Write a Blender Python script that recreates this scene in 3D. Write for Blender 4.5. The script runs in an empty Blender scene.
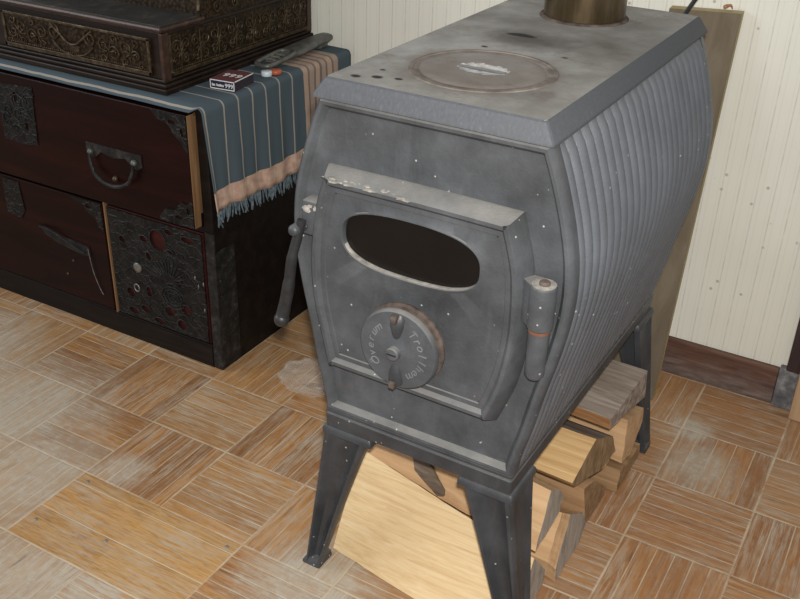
import bpy, bmesh, math, random
from mathutils import Vector, Matrix, noise
from mathutils.geometry import delaunay_2d_cdt
random.seed(7)
COL = bpy.context.scene.collection
PI = math.pi

# ------------------------------------------------------------------ materials
class N:
    """small node-tree builder"""
    def __init__(s, name):
        m = bpy.data.materials.new(name); m.use_nodes = True
        s.m = m; s.t = m.node_tree; s.b = s.t.nodes['Principled BSDF']
        s._tc = None
    def new(s, typ, **kw):
        n = s.t.nodes.new(typ)
        for k, v in kw.items(): setattr(n, k, v)
        return n
    def link(s, a, b): s.t.links.new(a, b)
    def put(s, sock, v):
        if isinstance(v, bpy.types.NodeSocket): s.link(v, sock)
        elif isinstance(v, (tuple, list)) and len(v) == 3 and sock.type == 'RGBA': sock.default_value = (*v, 1)
        else: sock.default_value = v
    def obj(s):
        if not s._tc: s._tc = s.new('ShaderNodeTexCoord')
        return s._tc.outputs['Object']
    def uv(s):
        if not s._tc: s._tc = s.new('ShaderNodeTexCoord')
        return s._tc.outputs['UV']
    def xyz(s, v):
        n = s.new('ShaderNodeSeparateXYZ'); s.link(v, n.inputs[0]); return n.outputs
    def comb(s, x, y, z):
        n = s.new('ShaderNodeCombineXYZ')
        for i, v in enumerate((x, y, z)): s.put(n.inputs[i], v)
        return n.outputs[0]
    def mt(s, op, a, b=0.0, c=0.0, clamp=False):
        n = s.new('ShaderNodeMath', operation=op, use_clamp=clamp)
        s.put(n.inputs[0], a); s.put(n.inputs[1], b); s.put(n.inputs[2], c)
        return n.outputs[0]
    def scale(s, v, sc):
        n = s.new('ShaderNodeVectorMath', operation='MULTIPLY'); s.put(n.inputs[0], v); n.inputs[1].default_value = sc
        return n.outputs[0]
    def noise(s, v, sc=5, det=3, rough=.55, dist=0.):
        n = s.new('ShaderNodeTexNoise'); s.put(n.inputs['Vector'], v)
        n.inputs['Scale'].default_value = sc; n.inputs['Detail'].default_value = det
        n.inputs['Roughness'].default_value = rough; n.inputs['Distortion'].default_value = dist
        return n.outputs['Fac']
    def vor(s, v, sc=5, feat='F1', out='Distance', rnd=1.):
        n = s.new('ShaderNodeTexVoronoi', feature=feat); s.put(n.inputs['Vector'], v); n.inputs['Scale'].default_value = sc
        n.inputs['Randomness'].default_value = rnd
        return n.outputs[out]
    def white(s, v):
        n = s.new('ShaderNodeTexWhiteNoise', noise_dimensions='3D'); s.put(n.inputs['Vector'], v); return n.outputs['Value']
    def ramp(s, f, stops, interp='LINEAR'):
        n = s.new('ShaderNodeValToRGB'); cr = n.color_ramp; cr.interpolation = interp
        while len(cr.elements) < len(stops): cr.elements.new(.5)
        for e, (p, c) in zip(cr.elements, stops):
            e.position = p; e.color = (*c, 1) if not isinstance(c, (int, float)) else (c, c, c, 1)
        s.put(n.inputs[0], f); return n.outputs[0]
    def mix(s, f, a, b, mode='MIX'):
        n = s.new('ShaderNodeMix', data_type='RGBA', blend_type=mode)
        s.put(n.inputs[0], f); s.put(n.inputs[6], a); s.put(n.inputs[7], b); return n.outputs[2]
    def bump(s, h, st=.3, d=.01):
        n = s.new('ShaderNodeBump'); n.inputs['Strength'].default_value = st; n.inputs['Distance'].default_value = d
        s.put(n.inputs['Height'], h); s.link(n.outputs[0], s.b.inputs['Normal'])
    def up(s):
        g = s.new('ShaderNodeNewGeometry'); return s.xyz(g.outputs['Normal'])[2]
    def set(s, col=None, rough=None, metal=None, spec=None):
        if col is not None: s.put(s.b.inputs['Base Color'], col)
        if rough is not None: s.put(s.b.inputs['Roughness'], rough)
        if metal is not None: s.put(s.b.inputs['Metallic'], metal)
        if spec is not None: s.put(s.b.inputs['Specular IOR Level'], spec)
        return s.m

def plain(name, col, rough=.6, metal=0., spec=.4, var=.25, sc=40, bump=0.):
    n = N(name); f = n.noise(n.obj(), sc, 4)
    lo = tuple(c * (1 - var) for c in col); hi = tuple(min(1, c * (1 + var)) for c in col)
    c = n.ramp(f, [(.3, lo), (.7, hi)])
    if bump: n.bump(n.noise(n.obj(), sc * 3, 3), bump, .002)
    return n.set(c, rough, metal, spec)

def iron(name, base, dust, dustamt=.8, rust=.25, rough=.62, bumpst=.25, mot=1.):
    """dusty grey cast iron: mottled metal, grey dust lying on upward faces, rust freckles"""
    n = N(name); o = n.obj()
    f1 = n.noise(o, 14, 5, .6); f2 = n.noise(o, 90, 3, .6); f3 = n.noise(o, 6, 4, .6)
    c = n.ramp(f1, [(.30, tuple(b * (1 - .42 * mot) for b in base)), (.5, base), (.72, tuple(b * (1 + .55 * mot) for b in base))])
    st_ = n.noise(n.scale(o, (30, 30, 7)), 1, 5, .65, .4)
    c = n.mix(n.ramp(st_, [(.55, 0.), (.8, .5 * mot)]), c, tuple(b * 2.1 for b in base))
    c = n.mix(n.mt('MULTIPLY', f2, .35), c, tuple(b * .6 for b in base))
    r = n.ramp(f3, [(.60, 0.), (.74, 1.)])
    r2 = n.ramp(n.noise(o, 60, 3), [(.52, 0.), (.7, 1.)])
    c = n.mix(n.mt('MULTIPLY', n.mt('MULTIPLY', r, r2), rust), c, (.16, .075, .045))
    up = n.mt('SUBTRACT', n.up(), .25, clamp=True)
    d = n.mt('MULTIPLY', up, n.ramp(n.noise(o, 22, 5, .65), [(.2, .35), (.65, 1.)]))
    c = n.mix(n.mt('MULTIPLY', d, dustamt, clamp=True), c, dust)
    sp = n.ramp(n.vor(o, 60), [(.060, 1.), (.095, 0.)])      # sparse pale specks of ash
    pick = n.ramp(n.noise(o, 16, 1), [(.46, 0.), (.52, 1.)])
    c = n.mix(n.mt('MULTIPLY', n.mt('MULTIPLY', sp, pick), .7), c, (.55, .54, .52))
    n.bump(n.mt('ADD', n.mt('MULTIPLY', f2, .6), n.noise(o, 260, 2)), bumpst, .0015)
    return n.set(c, rough, .0, .45)

M = {}
M['iron'] = iron('dusty_cast_iron', (.070, .074, .080), (.30, .285, .26), .95, .4)
M['iron_side'] = iron('ribbed_cast_iron', (.118, .127, .143), (.27, .265, .26), .6, .12, .42, .3, .35)
M['iron_dark'] = iron('dark_cast_iron', (.044, .047, .052), (.2, .195, .19), .5, .15, .46)
M['iron_lip'] = iron('lid_iron', (.125, .130, .140), (.25, .235, .215), .75, .3)
M['ash'] = plain('pale_ash_dust', (.30, .28, .25), .95, 0, .1, .45, 90)
M['grip_ash'] = plain('whitish_ash', (.46, .45, .43), .95, 0, .1, .4, 110)
M['letter'] = plain('raised_letter_iron', (.17, .175, .18), .55, 0, .4, .2)
M['ring'] = plain('brownish_lid_ring', (.175, .150, .130), .8, 0, .2, .4, 45)
M['rust'] = plain('rusty_iron', (.095, .072, .060), .85, 0, .2, .55, 60)
M['black'] = plain('black_iron', (.02, .02, .021), .45, 0, .5, .4, 60)
M['soot'] = plain('sooty_firebox', (.018, .014, .011), .95, 0, .1, .5, 20)

# ---- lid top (stained, dusty)
n = N('stained_stove_top'); o = n.obj()
c = n.ramp(n.noise(o, 7, 6, .6), [(.30, (.14, .13, .115)), (.48, (.255, .245, .225)), (.66, (.40, .39, .365))])
c = n.mix(n.mt('MULTIPLY', n.noise(o, 120, 3), .3), c, (.12, .11, .1))
x, y, z = n.xyz(o)
def blob(cx, cy, rx, ry, soft=.5):
    dx = n.mt('DIVIDE', n.mt('SUBTRACT', x, cx), rx); dy = n.mt('DIVIDE', n.mt('SUBTRACT', y, cy), ry)
    d = n.mt('SQRT', n.mt('ADD', n.mt('MULTIPLY', dx, dx), n.mt('MULTIPLY', dy, dy)))
    d = n.mt('ADD', d, n.mt('MULTIPLY', n.mt('SUBTRACT', n.noise(o, 45, 4), .5), .9))
    return n.ramp(d, [(1 - soft, 1.), (1., 0.)])
c = n.mix(n.mt('MULTIPLY', blob(-.01, .285, .085, .055, .8), .75), c, (.055, .045, .038))
c = n.mix(blob(-.030, .306, .024, .009, .3), c, (.012, .011, .011))
for (bx, by, br) in ((-.107, .021, .0062), (-.0855, .031, .0066), (-.0615, .039, .0052), (-.095, .060, .004), (.06, .235, .004), (-.045, .225, .004)):
    c = n.mix(blob(bx, by, br * 1.3, br, .4), c, (.02, .018, .018))
c = n.mix(n.mt('MULTIPLY', blob(.003, .127, .105, .105, .25), .35), c, (.16, .115, .09))
c = n.mix(n.mt('MULTIPLY', n.ramp(n.noise(o, 18, 5, .7), [(.56, 0.), (.7, 1.)]), .5), c, (.13, .09, .075))
up = n.mt('GREATER_THAN', n.up(), .86)
lipc = n.ramp(n.noise(n.scale(o, (420, 420, 45)), 1, 3), [(.3, (.078, .083, .092)), (.6, (.092, .097, .107)), (.8, (.125, .128, .135))])
c = n.mix(up, lipc, c)
n.bump(n.noise(o, 200, 3), .25, .0015)
M['lid'] = n.set(c, .68, 0, .35)

# ---- brass-coloured pipe
n = N('heat_stained_pipe_metal'); o = n.obj()
c = n.ramp(n.noise(n.scale(o, (30, 30, 6)), 1, 5, .65), [(.25, (.040, .027, .013)), (.5, (.11, .078, .042)), (.75, (.22, .165, .10))])
M['pipe'] = n.set(c, .30, .8, .6)

# ---- wood helpers
def wood(name, dark, mid, lite, axis=0, stretch=14, sc=60, rough=.6, bump=.2, spec=.3, rings=False):
    n = N(name); o = n.obj(); s = [sc, sc, sc]; s[axis] = sc / stretch
    f = n.noise(n.scale(o, tuple(s)), 1, 5, .6, .6)
    f2 = n.noise(n.scale(o, tuple(v * .22 for v in s)), 1, 3, .5, .3)
    c = n.ramp(f, [(.25, dark), (.5, mid), (.75, lite)])
    c = n.mix(n.mt('MULTIPLY', f2, .5), c, dark)
    n.bump(f, bump, .003)
    return n.set(c, rough, 0, spec)
M['log'] = wood('fresh_split_wood', (.44, .25, .105), (.66, .43, .20), (.80, .58, .30), 0, 20, 120, .7, .3)
M['log_pale'] = wood('pale_split_wood', (.54, .36, .185), (.72, .54, .30), (.82, .67, .43), 0, 26, 150, .65, .4)
M['log_tan'] = wood('tan_split_wood', (.42, .25, .13), (.60, .39, .21), (.72, .50, .29), 0, 12, 60, .75, .3)
M['log_grey'] = wood('weathered_grey_wood', (.13, .085, .055), (.36, .29, .235), (.66, .59, .52), 0, 12, 70, .85, .6)
M['log_brown'] = wood('brown_split_wood', (.17, .095, .045), (.33, .20, .10), (.47, .31, .17), 0, 12, 70, .85, .6)
M['log_rust'] = wood('reddish_brown_wood', (.20, .09, .035), (.36, .18, .075), (.50, .30, .14), 0, 10, 70, .8, .4)
M['bark'] = wood('rough_bark', (.06, .045, .033), (.17, .125, .09), (.30, .24, .18), 0, 6, 80, .9, .9)
M['end'] = wood('sawn_log_end', (.13, .08, .04), (.34, .22, .11), (.50, .36, .20), 2, 3, 110, .85, .6)
M['end_grey'] = wood('weathered_log_end', (.22, .18, .145), (.42, .37, .31), (.55, .50, .43), 2, 4, 90, .9, .5)
M['board'] = wood('old_plank_wood', (.115, .088, .056), (.165, .130, .088), (.22, .178, .125), 2, 10, 40, .75, .2)
M['board_edge'] = wood('sawn_plank_edge', (.28, .22, .11), (.36, .29, .155), (.43, .35, .2), 2, 10, 40, .75, .2)
M['lacquer'] = wood('dark_red_lacquered_wood', (.0035, .0010, .0010), (.0125, .0022, .0019), (.026, .0048, .0038), 0, 10, 30, .36, .10, .16)
M['lacquer_dark'] = wood('blackened_chest_wood', (.004, .003, .003), (.009, .006, .005), (.02, .013, .011), 0, 10, 40, .5, .2, .2)
M['bare'] = wood('bare_drawer_wood', (.12, .062, .027), (.23, .128, .058), (.33, .195, .095), 2, 12, 70, .7, .3)
n = N('scuffed_skirting'); o = n.obj(); x, y, z = n.xyz(o)
c = n.ramp(n.noise(n.scale(o, (5, 40, 60)), 1, 5, .65, .5), [(.3, (.055, .027, .019)), (.5, (.115, .058, .040)), (.72, (.19, .115, .085))])
low = n.ramp(n.mt('ADD', n.mt('DIVIDE', z, .08), n.mt('MULTIPLY', n.mt('SUBTRACT', n.noise(o, 25, 5, .7), .5), 1.0)), [(.2, .75), (.7, 0.)])
c = n.mix(low, c, n.ramp(n.noise(n.scale(o, (20, 60, 90)), 1, 5, .7), [(.35, (.07, .052, .046)), (.65, (.21, .17, .15))]))
M['skirt'] = n.set(c, .7, 0, .25)
M['post'] = wood('dark_post_wood', (.022, .013, .012), (.05, .03, .027), (.10, .065, .055), 2, 8, 60, .7, .4)
M['tanblock'] = wood('tan_offcut_wood', (.32, .2, .11), (.44, .29, .17), (.52, .36, .22), 2, 8, 50, .7, .2)
n = N('dusty_grey_sheet'); o = n.obj()
M['greysheet'] = n.set(n.ramp(n.noise(o, 30, 5, .7), [(.3, (.05, .05, .055)), (.5, (.12, .12, .125)), (.66, (.30, .30, .30))]), .7)

# ---- blackened iron fittings of the chest
n = N('blackened_chest_iron'); o = n.obj()
c = n.ramp(n.noise(o, 45, 5, .65), [(.3, (.009, .009, .009)), (.55, (.025, .024, .023)), (.78, (.075, .073, .07))])
n.bump(n.noise(o, 120, 4), .5, .003)
M['fit'] = n.set(c, .5, .3, .25)
n = N('engraved_chest_iron'); o = n.obj()
v = n.vor(n.comb(*[n.mt('ADD', a, n.mt('MULTIPLY', n.noise(o, 30, 2), .03)) for a in n.xyz(o)]), 55, 'DISTANCE_TO_EDGE')
e = n.ramp(v, [(.0, 1.), (.10, 0.)])
c = n.mix(n.mt('MULTIPLY', e, .28), n.ramp(n.noise(o, 40, 4), [(.3, (.006, .006, .006)), (.7, (.022, .021, .020))]), (.05, .047, .043))
n.bump(e, .6, .004)
M['fit_eng'] = n.set(c, .5, .3, .2)
M['silver'] = plain('worn_bright_iron', (.22, .215, .20), .4, .7, .5, .4, 80)

# ---- embossed brass of the register
n = N('tarnished_brass_panel'); o = n.obj()
v = n.vor(o, 150, 'F1')
c = n.ramp(v, [(.1, (.055, .036, .018)), (.6, (.018, .011, .006)), (.9, (.008, .006, .004))])
n.bump(v, -.5, .004)
M['brass_dark'] = n.set(c, .5, .4, .2)
n = N('rubbed_brass_relief'); o = n.obj()
c = n.ramp(n.noise(o, 90, 4), [(.3, (.025, .017, .009)), (.55, (.07, .048, .026)), (.75, (.16, .12, .075))])
M['brass'] = n.set(c, .45, .5, .4)
M['reg_wood'] = wood('dark_case_wood', (.007, .004, .003), (.015, .009, .006), (.03, .019, .014), 0, 10, 40, .4, .15, .25)
M['reg_red'] = wood('reddish_worn_edge', (.016, .007, .005), (.04, .017, .010), (.10, .045, .025), 0, 8, 60, .4, .15, .5)
n = N('dark_marbled_shelf'); o = n.obj()
c = n.ramp(n.noise(o, 16, 6, .6, 1.5), [(.3, (.016, .016, .015)), (.55, (.032, .031, .028)), (.75, (.075, .072, .062))])
M['shelf'] = n.set(c, .45, 0, .25)

# ---- runner cloth (UV: u along the runner, v across)
n = N('striped_blue_cotton'); u, v, w = n.xyz(n.uv())
wob = n.mt('MULTIPLY', n.mt('SUBTRACT', n.noise(n.uv(), 14, 2), .5), .006)
vv = n.mt('DIVIDE', n.mt('ADD', v, wob), .5)
blue, line, peach, pk2 = (.068, .096, .114), (.36, .32, .27), (.47, .335, .255), (.20, .15, .13)
st = [(0., blue)]
def stripe(yc, wd, col=line): st.append(((yc - wd / 2) / .5, col)); st.append(((yc + wd / 2) / .5, blue))
for yc in (.0225, .074, .114, .155, .195, .238, .279): stripe(yc, .0042)
yy = .318
for k in range(6):
    st.append((yy / .5, peach if k % 2 == 0 else (.40, .30, .24))); st.append(((yy + .015) / .5, pk2)); yy += .021
st.append(((yy - .004) / .5, blue))
c = n.ramp(vv, st, 'CONSTANT')
f = n.noise(n.scale(n.uv(), (500, 90, 1)), 1, 3); g = n.noise(n.uv(), 9, 4)
c = n.mix(n.mt('MULTIPLY', f, .5), c, (.14, .17, .19), 'MULTIPLY') if False else n.mix(n.mt('MULTIPLY', f, .35), c, (.10, .115, .125))
endband = n.mt('GREATER_THAN', u, n.mt('ADD', .0, 0.0))     # u>0 marks the woven end band
pc = n.ramp(n.noise(n.uv(), 60, 4), [(.3, (.40, .25, .20)), (.55, (.54, .38, .29)), (.75, (.60, .46, .36))])
pc = n.mix(n.ramp(n.mt('FRACT', n.mt('DIVIDE', v, .0405)), [(.0, .5), (.06, 0.), (.94, 0.), (1., .5)]), pc, (.30, .25, .24))
c = n.mix(endband, c, pc)
n.bump(n.noise(n.scale(n.uv(), (700, 700, 1)), 1, 2), .4, .002)
M['cloth'] = n.set(c, .95, 0, .1)
M['yarn'] = plain('blue_yarn', (.105, .135, .155), .95, 0, .1, .6, 120)

# ---- wall paper
n = N('cream_striped_wallpaper'); o = n.obj(); x, y, z = n.xyz(o)
c = n.ramp(n.noise(o, 3, 3), [(.3, (.70, .685, .60)), (.7, (.77, .755, .67))])
fr = n.mt('FRACT', n.mt('DIVIDE', x, .0305)); l1 = n.ramp(fr, [(.0, 1.), (.035, .7), (.06, 0.), (.95, 0.), (1., 1.)])
fr2 = n.mt('FRACT', n.mt('DIVIDE', n.mt('ADD', x, .006), .01525)); l2 = n.ramp(fr2, [(.0, 1.), (.10, 0.), (.9, 0.), (1., 1.)])
brk = n.ramp(n.noise(n.scale(o, (60, 60, 40)), 1, 2), [(.35, .4), (.6, 1.)])
c = n.mix(n.mt('MULTIPLY', n.mt('MULTIPLY', l1, brk), .42), c, (.33, .30, .24))
c = n.mix(n.mt('MULTIPLY', l2, .13), c, (.40, .37, .30))
sp = n.ramp(n.vor(n.comb(x, z, 0.), 34), [(.075, 1.), (.12, 0.)]); pk = n.ramp(n.noise(o, 6, 2), [(.48, 0.), (.54, 1.)])
rt = n.mt('GREATER_THAN', x, .55)
c = n.mix(n.mt('MULTIPLY', n.mt('MULTIPLY', sp, pk), n.mt('MULTIPLY', rt, .5)), c, (.20, .115, .085))
n.bump(n.noise(o, 150, 2), .1, .002)
M['wall'] = n.set(c, .85, 0, .2)

# ---- parquet floor: 168 mm squares of five strips, alternating direction, dusty joints
n = N('worn_oak_parquet'); o = n.obj(); x, y, z = n.xyz(o)
A = .168
cx = n.mt('DIVIDE', x, A); cy = n.mt('DIVIDE', y, A)
ix = n.mt('FLOOR', cx); iy = n.mt('FLOOR', cy); fx = n.mt('FRACT', cx); fy = n.mt('FRACT', cy)
par = n.mt('ABSOLUTE', n.mt('MODULO', n.mt('ADD', ix, iy), 2.0))            # 1: strips run along x
par = n.mt('GREATER_THAN', par, .5)
spc = n.mt('MULTIPLY', n.mt('COMPARE', ix, .5, .6), n.mt('COMPARE', iy, -3., .1))
par = n.mt('MAXIMUM', par, spc)
def sel(f, a, b): return n.mt('ADD', n.mt('MULTIPLY', f, a), n.mt('MULTIPLY', n.mt('SUBTRACT', 1., f), b))
tt = sel(par, fy, fx); al = sel(par, x, y)
cv0 = n.white(n.comb(ix, iy, 41.)); cnt = sel(spc, 2.35, n.mt('ADD', 5.0, n.mt('FLOOR', n.mt('MULTIPLY', cv0, 2.999))))
ixs = n.mt('MULTIPLY', ix, n.mt('SUBTRACT', 1., spc))
k = n.mt('MULTIPLY', tt, cnt); ks = n.mt('FLOOR', k); kf = n.mt('FRACT', k)
rv = n.white(n.comb(ixs, iy, ks)); cv = n.white(n.comb(ix, iy, 77.))
seed = n.mt('MULTIPLY', rv, 31.)
gv = n.comb(n.mt('MULTIPLY', al, 14.), n.mt('MULTIPLY', tt, 26.), seed)
g = n.noise(gv, 1, 5, .6, .8)
gf = n.noise(n.comb(n.mt('MULTIPLY', al, 40.), n.mt('MULTIPLY', tt, 120.), seed), 1, 3, .6)
c = n.ramp(g, [(.28, (.19, .072, .016)), (.5, (.41, .180, .045)), (.72, (.60, .31, .095))])
c = n.mix(n.mt('MULTIPLY', gf, .55), c, (.27, .135, .055))
c = n.mix(n.ramp(rv, [(0., .65), (.8, 0.)]), c, (.19, .085, .035))
c = n.mix(n.mt('MULTIPLY', n.ramp(cv, [(.3, 0.), (1., 1.)]), .30), c, (.60, .37, .16))
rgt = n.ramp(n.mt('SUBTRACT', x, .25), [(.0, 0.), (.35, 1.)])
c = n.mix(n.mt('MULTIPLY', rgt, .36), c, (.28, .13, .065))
c = n.mix(n.mt('MULTIPLY', spc, .55), c, n.ramp(n.noise(n.comb(n.mt('MULTIPLY', al, 25.), n.mt('MULTIPLY', tt, 55.), seed), 1, 3, .5, 1.2), [(.35, (.36, .18, .05)), (.6, (.60, .36, .13))]))
# ground-in dust and scuffs, then pale grey patches at set positions
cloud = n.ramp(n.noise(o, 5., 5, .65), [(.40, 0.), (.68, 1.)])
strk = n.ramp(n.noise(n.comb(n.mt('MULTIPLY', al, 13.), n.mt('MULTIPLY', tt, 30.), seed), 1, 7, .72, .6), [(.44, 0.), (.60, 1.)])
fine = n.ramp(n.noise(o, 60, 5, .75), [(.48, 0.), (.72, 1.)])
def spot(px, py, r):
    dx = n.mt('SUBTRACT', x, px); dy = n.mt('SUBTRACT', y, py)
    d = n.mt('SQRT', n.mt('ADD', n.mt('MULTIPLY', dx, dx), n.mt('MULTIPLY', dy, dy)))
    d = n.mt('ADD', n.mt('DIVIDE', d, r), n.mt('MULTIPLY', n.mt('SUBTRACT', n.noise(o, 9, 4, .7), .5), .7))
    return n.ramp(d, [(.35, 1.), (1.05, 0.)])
worn = 0.  # mask of soft-edged pale grey patches, each at a fixed floor position
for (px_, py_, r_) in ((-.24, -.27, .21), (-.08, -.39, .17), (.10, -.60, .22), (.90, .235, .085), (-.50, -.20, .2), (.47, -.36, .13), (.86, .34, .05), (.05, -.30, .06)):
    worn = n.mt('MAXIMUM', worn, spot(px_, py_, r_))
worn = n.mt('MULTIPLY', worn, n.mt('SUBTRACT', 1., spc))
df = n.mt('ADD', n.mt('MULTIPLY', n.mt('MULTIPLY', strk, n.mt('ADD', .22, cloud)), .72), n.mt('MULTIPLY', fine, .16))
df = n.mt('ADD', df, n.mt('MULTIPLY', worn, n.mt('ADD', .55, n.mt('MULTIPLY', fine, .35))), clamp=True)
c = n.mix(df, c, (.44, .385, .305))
# pale joints
j1 = n.mt('MINIMUM', kf, n.mt('SUBTRACT', 1., kf)); j1 = n.ramp(n.mt('DIVIDE', j1, n.mt('MULTIPLY', cnt, .2)), [(.012, 1.), (.040, 0.)])
exx = sel(spc, n.mt('DIVIDE', n.mt('MINIMUM', x, n.mt('SUBTRACT', .336, x)), A), n.mt('MINIMUM', fx, n.mt('SUBTRACT', 1., fx)))
ed = n.mt('MINIMUM', exx, n.mt('MINIMUM', fy, n.mt('SUBTRACT', 1., fy)))
j2 = n.ramp(ed, [(.006, 1.), (.015, 0.)])
jn = n.mt('MAXIMUM', n.mt('MULTIPLY', j1, n.mt('MAXIMUM', n.mt('MULTIPLY', spc, .8), n.ramp(n.noise(o, 12, 4, .7), [(.36, .2), (.6, .85)]))), n.mt('MULTIPLY', j2, n.ramp(n.noise(o, 14, 4, .7), [(.38, .12), (.62, .85)])))
c = n.mix(jn, c, (.58, .49, .36))
dk = n.ramp(n.noise(n.comb(n.mt('MULTIPLY', al, 12.), n.mt('MULTIPLY', tt, 14.), seed), 1, 6, .75), [(.60, 0.), (.74, 1.)])
c = n.mix(n.mt('MULTIPLY', dk, .65), c, (.06, .04, .03))
n.bump(n.mt('SUBTRACT', n.mt('MULTIPLY', g, .3), n.mt('MAXIMUM', j1, j2)), .35, .002)
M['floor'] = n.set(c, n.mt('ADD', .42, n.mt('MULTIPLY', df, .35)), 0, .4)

# ---- small things
M['navy'] = plain('navy_card', (.018, .02, .04), .5, 0, .4, .1)
M['white'] = plain('white_ink', (.72, .72, .72), .6, 0, .3, .05)
M['red'] = plain('red_card', (.13, .042, .045), .6, 0, .3, .3, 300)
M['strike'] = plain('striking_strip', (.035, .028, .036), .8, 0, .2, .3, 300)
M['capred'] = plain('red_plastic_ring', (.42, .10, .045), .45)
M['capwhite'] = plain('pale_cap', (.55, .60, .64), .35, 0, .5, .1)
M['string'] = plain('orange_string', (.36, .17, .085), .9)
M['tool'] = plain('worn_grey_tool_metal', (.105, .107, .098), .42, .3, .5, .4, 60, .2)
M['tool_bright'] = plain('bright_worn_metal', (.33, .33, .30), .38, .6, .5, .3, 80)
n = N('clear_crumpled_plastic')
n.put(n.b.inputs['Transmission Weight'], .0); n.put(n.b.inputs['Alpha'], .17)
M['plastic'] = n.set((.75, .70, .62), .3, 0, .6)
n = N('sooty_window_glass'); o = n.obj()
al_ = n.ramp(n.noise(o, 25, 4), [(.3, .62), (.7, .80)])
n.put(n.b.inputs['Alpha'], al_); M['glass'] = n.set((.012, .010, .009), .12, 0, .35)
M['orange'] = plain('copper_washer', (.20, .09, .055), .6, .2)

# ------------------------------------------------------------------ object helpers
def obj(name, bm, mats, parent=None, smooth=None, kind=None, label=None):
    me = bpy.data.meshes.new(name); bmesh.ops.recalc_face_normals(bm, faces=bm.faces)
    bm.to_mesh(me); bm.free()
    for m in (mats if isinstance(mats, (list, tuple)) else [mats]): me.materials.append(M[m])
    if smooth is not None:
        me.polygons.foreach_set('use_smooth', [True] * len(me.polygons))
        try: me.set_sharp_from_angle(angle=math.radians(smooth))
        except Exception: pass
    o = bpy.data.objects.new(name, me); COL.objects.link(o)
    if parent: o.parent = parent
    if kind: o['kind'] = kind
    if label: o['label'] = label
    return o
def thing(name, label, cat, loc=(0, 0, 0), rz=0., group=None):
    o = bpy.data.objects.new(name, None); COL.objects.link(o); o.location = loc; o.rotation_euler = (0, 0, rz)
    o.empty_display_size = .05; return tag(o, label, cat, group)
def tag(o, label, cat, group=None):
    o['label'] = label; o['category'] = cat
    if group: o['group'] = group
    return o
def BM(): return bmesh.new()
def box(bm, x0, x1, y0, y1, z0, z1, bev=0., mi=0, seg=2):
    r = bmesh.ops.create_cube(bm, size=1.); vs = r['verts']
    for v in vs:
        v.co = Vector((x0 + (v.co.x + .5) * (x1 - x0), y0 + (v.co.y + .5) * (y1 - y0), z0 + (v.co.z + .5) * (z1 - z0)))
    fs = list({f for v in vs for f in v.link_faces})
    for f in fs: f.material_index = mi
    if bev:
        es = list({e for v in vs for e in v.link_edges})
        r = bmesh.ops.bevel(bm, geom=es, offset=bev, segments=seg, profile=.5, affect='EDGES')
        for f in r['faces']: f.material_index = mi
def loft(bm, loops, close=True, cap0=True, cap1=True, mi=0):
    """loops: lists of Vector of equal length"""
    vs = [[bm.verts.new(p) for p in lp] for lp in loops]; n_ = len(loops[0]); fs = []
    for a, b in zip(vs[:-1], vs[1:]):
        for i in range(n_ if close else n_ - 1):
            j = (i + 1) % n_
            try: f = bm.faces.new((a[i], a[j], b[j], b[i])); f.material_index = mi; fs.append(f)
            except ValueError: pass
    if cap0: f = bm.faces.new(list(reversed(vs[0]))); f.material_index = mi
    if cap1: f = bm.faces.new(vs[-1]); f.material_index = mi
    return vs
def lathe(bm, prof, c=(0, 0, 0), axis='z', seg=48, mi=0, cap=True):
    """prof: (radius, height) pairs along axis"""
    loops = []
    for r, h in prof:
        lp = []
        for i in range(seg):
            a = 2 * PI * i / seg; u, v = r * math.cos(a), r * math.sin(a)
            p = {'z': (u, v, h), 'y': (u, h, v), 'x': (h, u, v)}[axis]
            lp.append(Vector(p) + Vector(c))
        loops.append(lp)
    loft(bm, loops, True, cap, cap, mi)
def tube(bm, pts, r, seg=10, mi=0, caps=True):
    pts = [Vector(p) for p in pts]; loops = []; up = Vector((0, 0, 1)); prev = None
    for i, p in enumerate(pts):
        t = (pts[min(i + 1, len(pts) - 1)] - pts[max(i - 1, 0)]).normalized()
        if prev is None:
            a = t.orthogonal().normalized()
        else:
            a = (prev - t * prev.dot(t)).normalized()
        prev = a; b = t.cross(a); rr = r[i] if isinstance(r, (list, tuple)) else r
        loops.append([p + (a * math.cos(2 * PI * k / seg) + b * math.sin(2 * PI * k / seg)) * rr for k in range(seg)])
    loft(bm, loops, True, caps, caps, mi)
def spline(pts, n_=8, closed=False):
    P = [Vector(p) for p in pts]; out = []; L = len(P)
    rng = range(L if closed else L - 1)
    for i in rng:
        p0 = P[(i - 1) % L] if closed or i > 0 else P[i]; p1 = P[i]; p2 = P[(i + 1) % L]
        p3 = P[(i + 2) % L] if closed or i + 2 < L else P[i + 1]
        for k in range(n_):
            t = k / n_
            out.append(.5 * ((2 * p1) + (p2 - p0) * t + (2 * p0 - 5 * p1 + 4 * p2 - p3) * t * t + (3 * p1 - p0 - 3 * p2 + p3) * t ** 3))
    if not closed: out.append(P[-1])
    return out
def offset(loop, d):
    """inset a CCW 2-D closed loop by d"""
    out = []; L = len(loop)
    for i in range(L):
        a = loop[i] - loop[i - 1]; b = loop[(i + 1) % L] - loop[i]
        na = Vector((-a.y, a.x)).normalized(); nb = Vector((-b.y, b.x)).normalized()
        m = na + nb
        if m.length < 1e-6: m = na
        m.normalize(); k = max(.45, m.dot(na)); out.append(loop[i] + m * (d / k))
    return out
def resample(pts, spacing):
    out = []
    L = len(pts)
    for i in range(L):
        a, b = pts[i], pts[(i + 1) % L]; k = max(1, int((b - a).length / spacing))
        for j in range(k): out.append(a.lerp(b, j / k))
    return out
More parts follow.
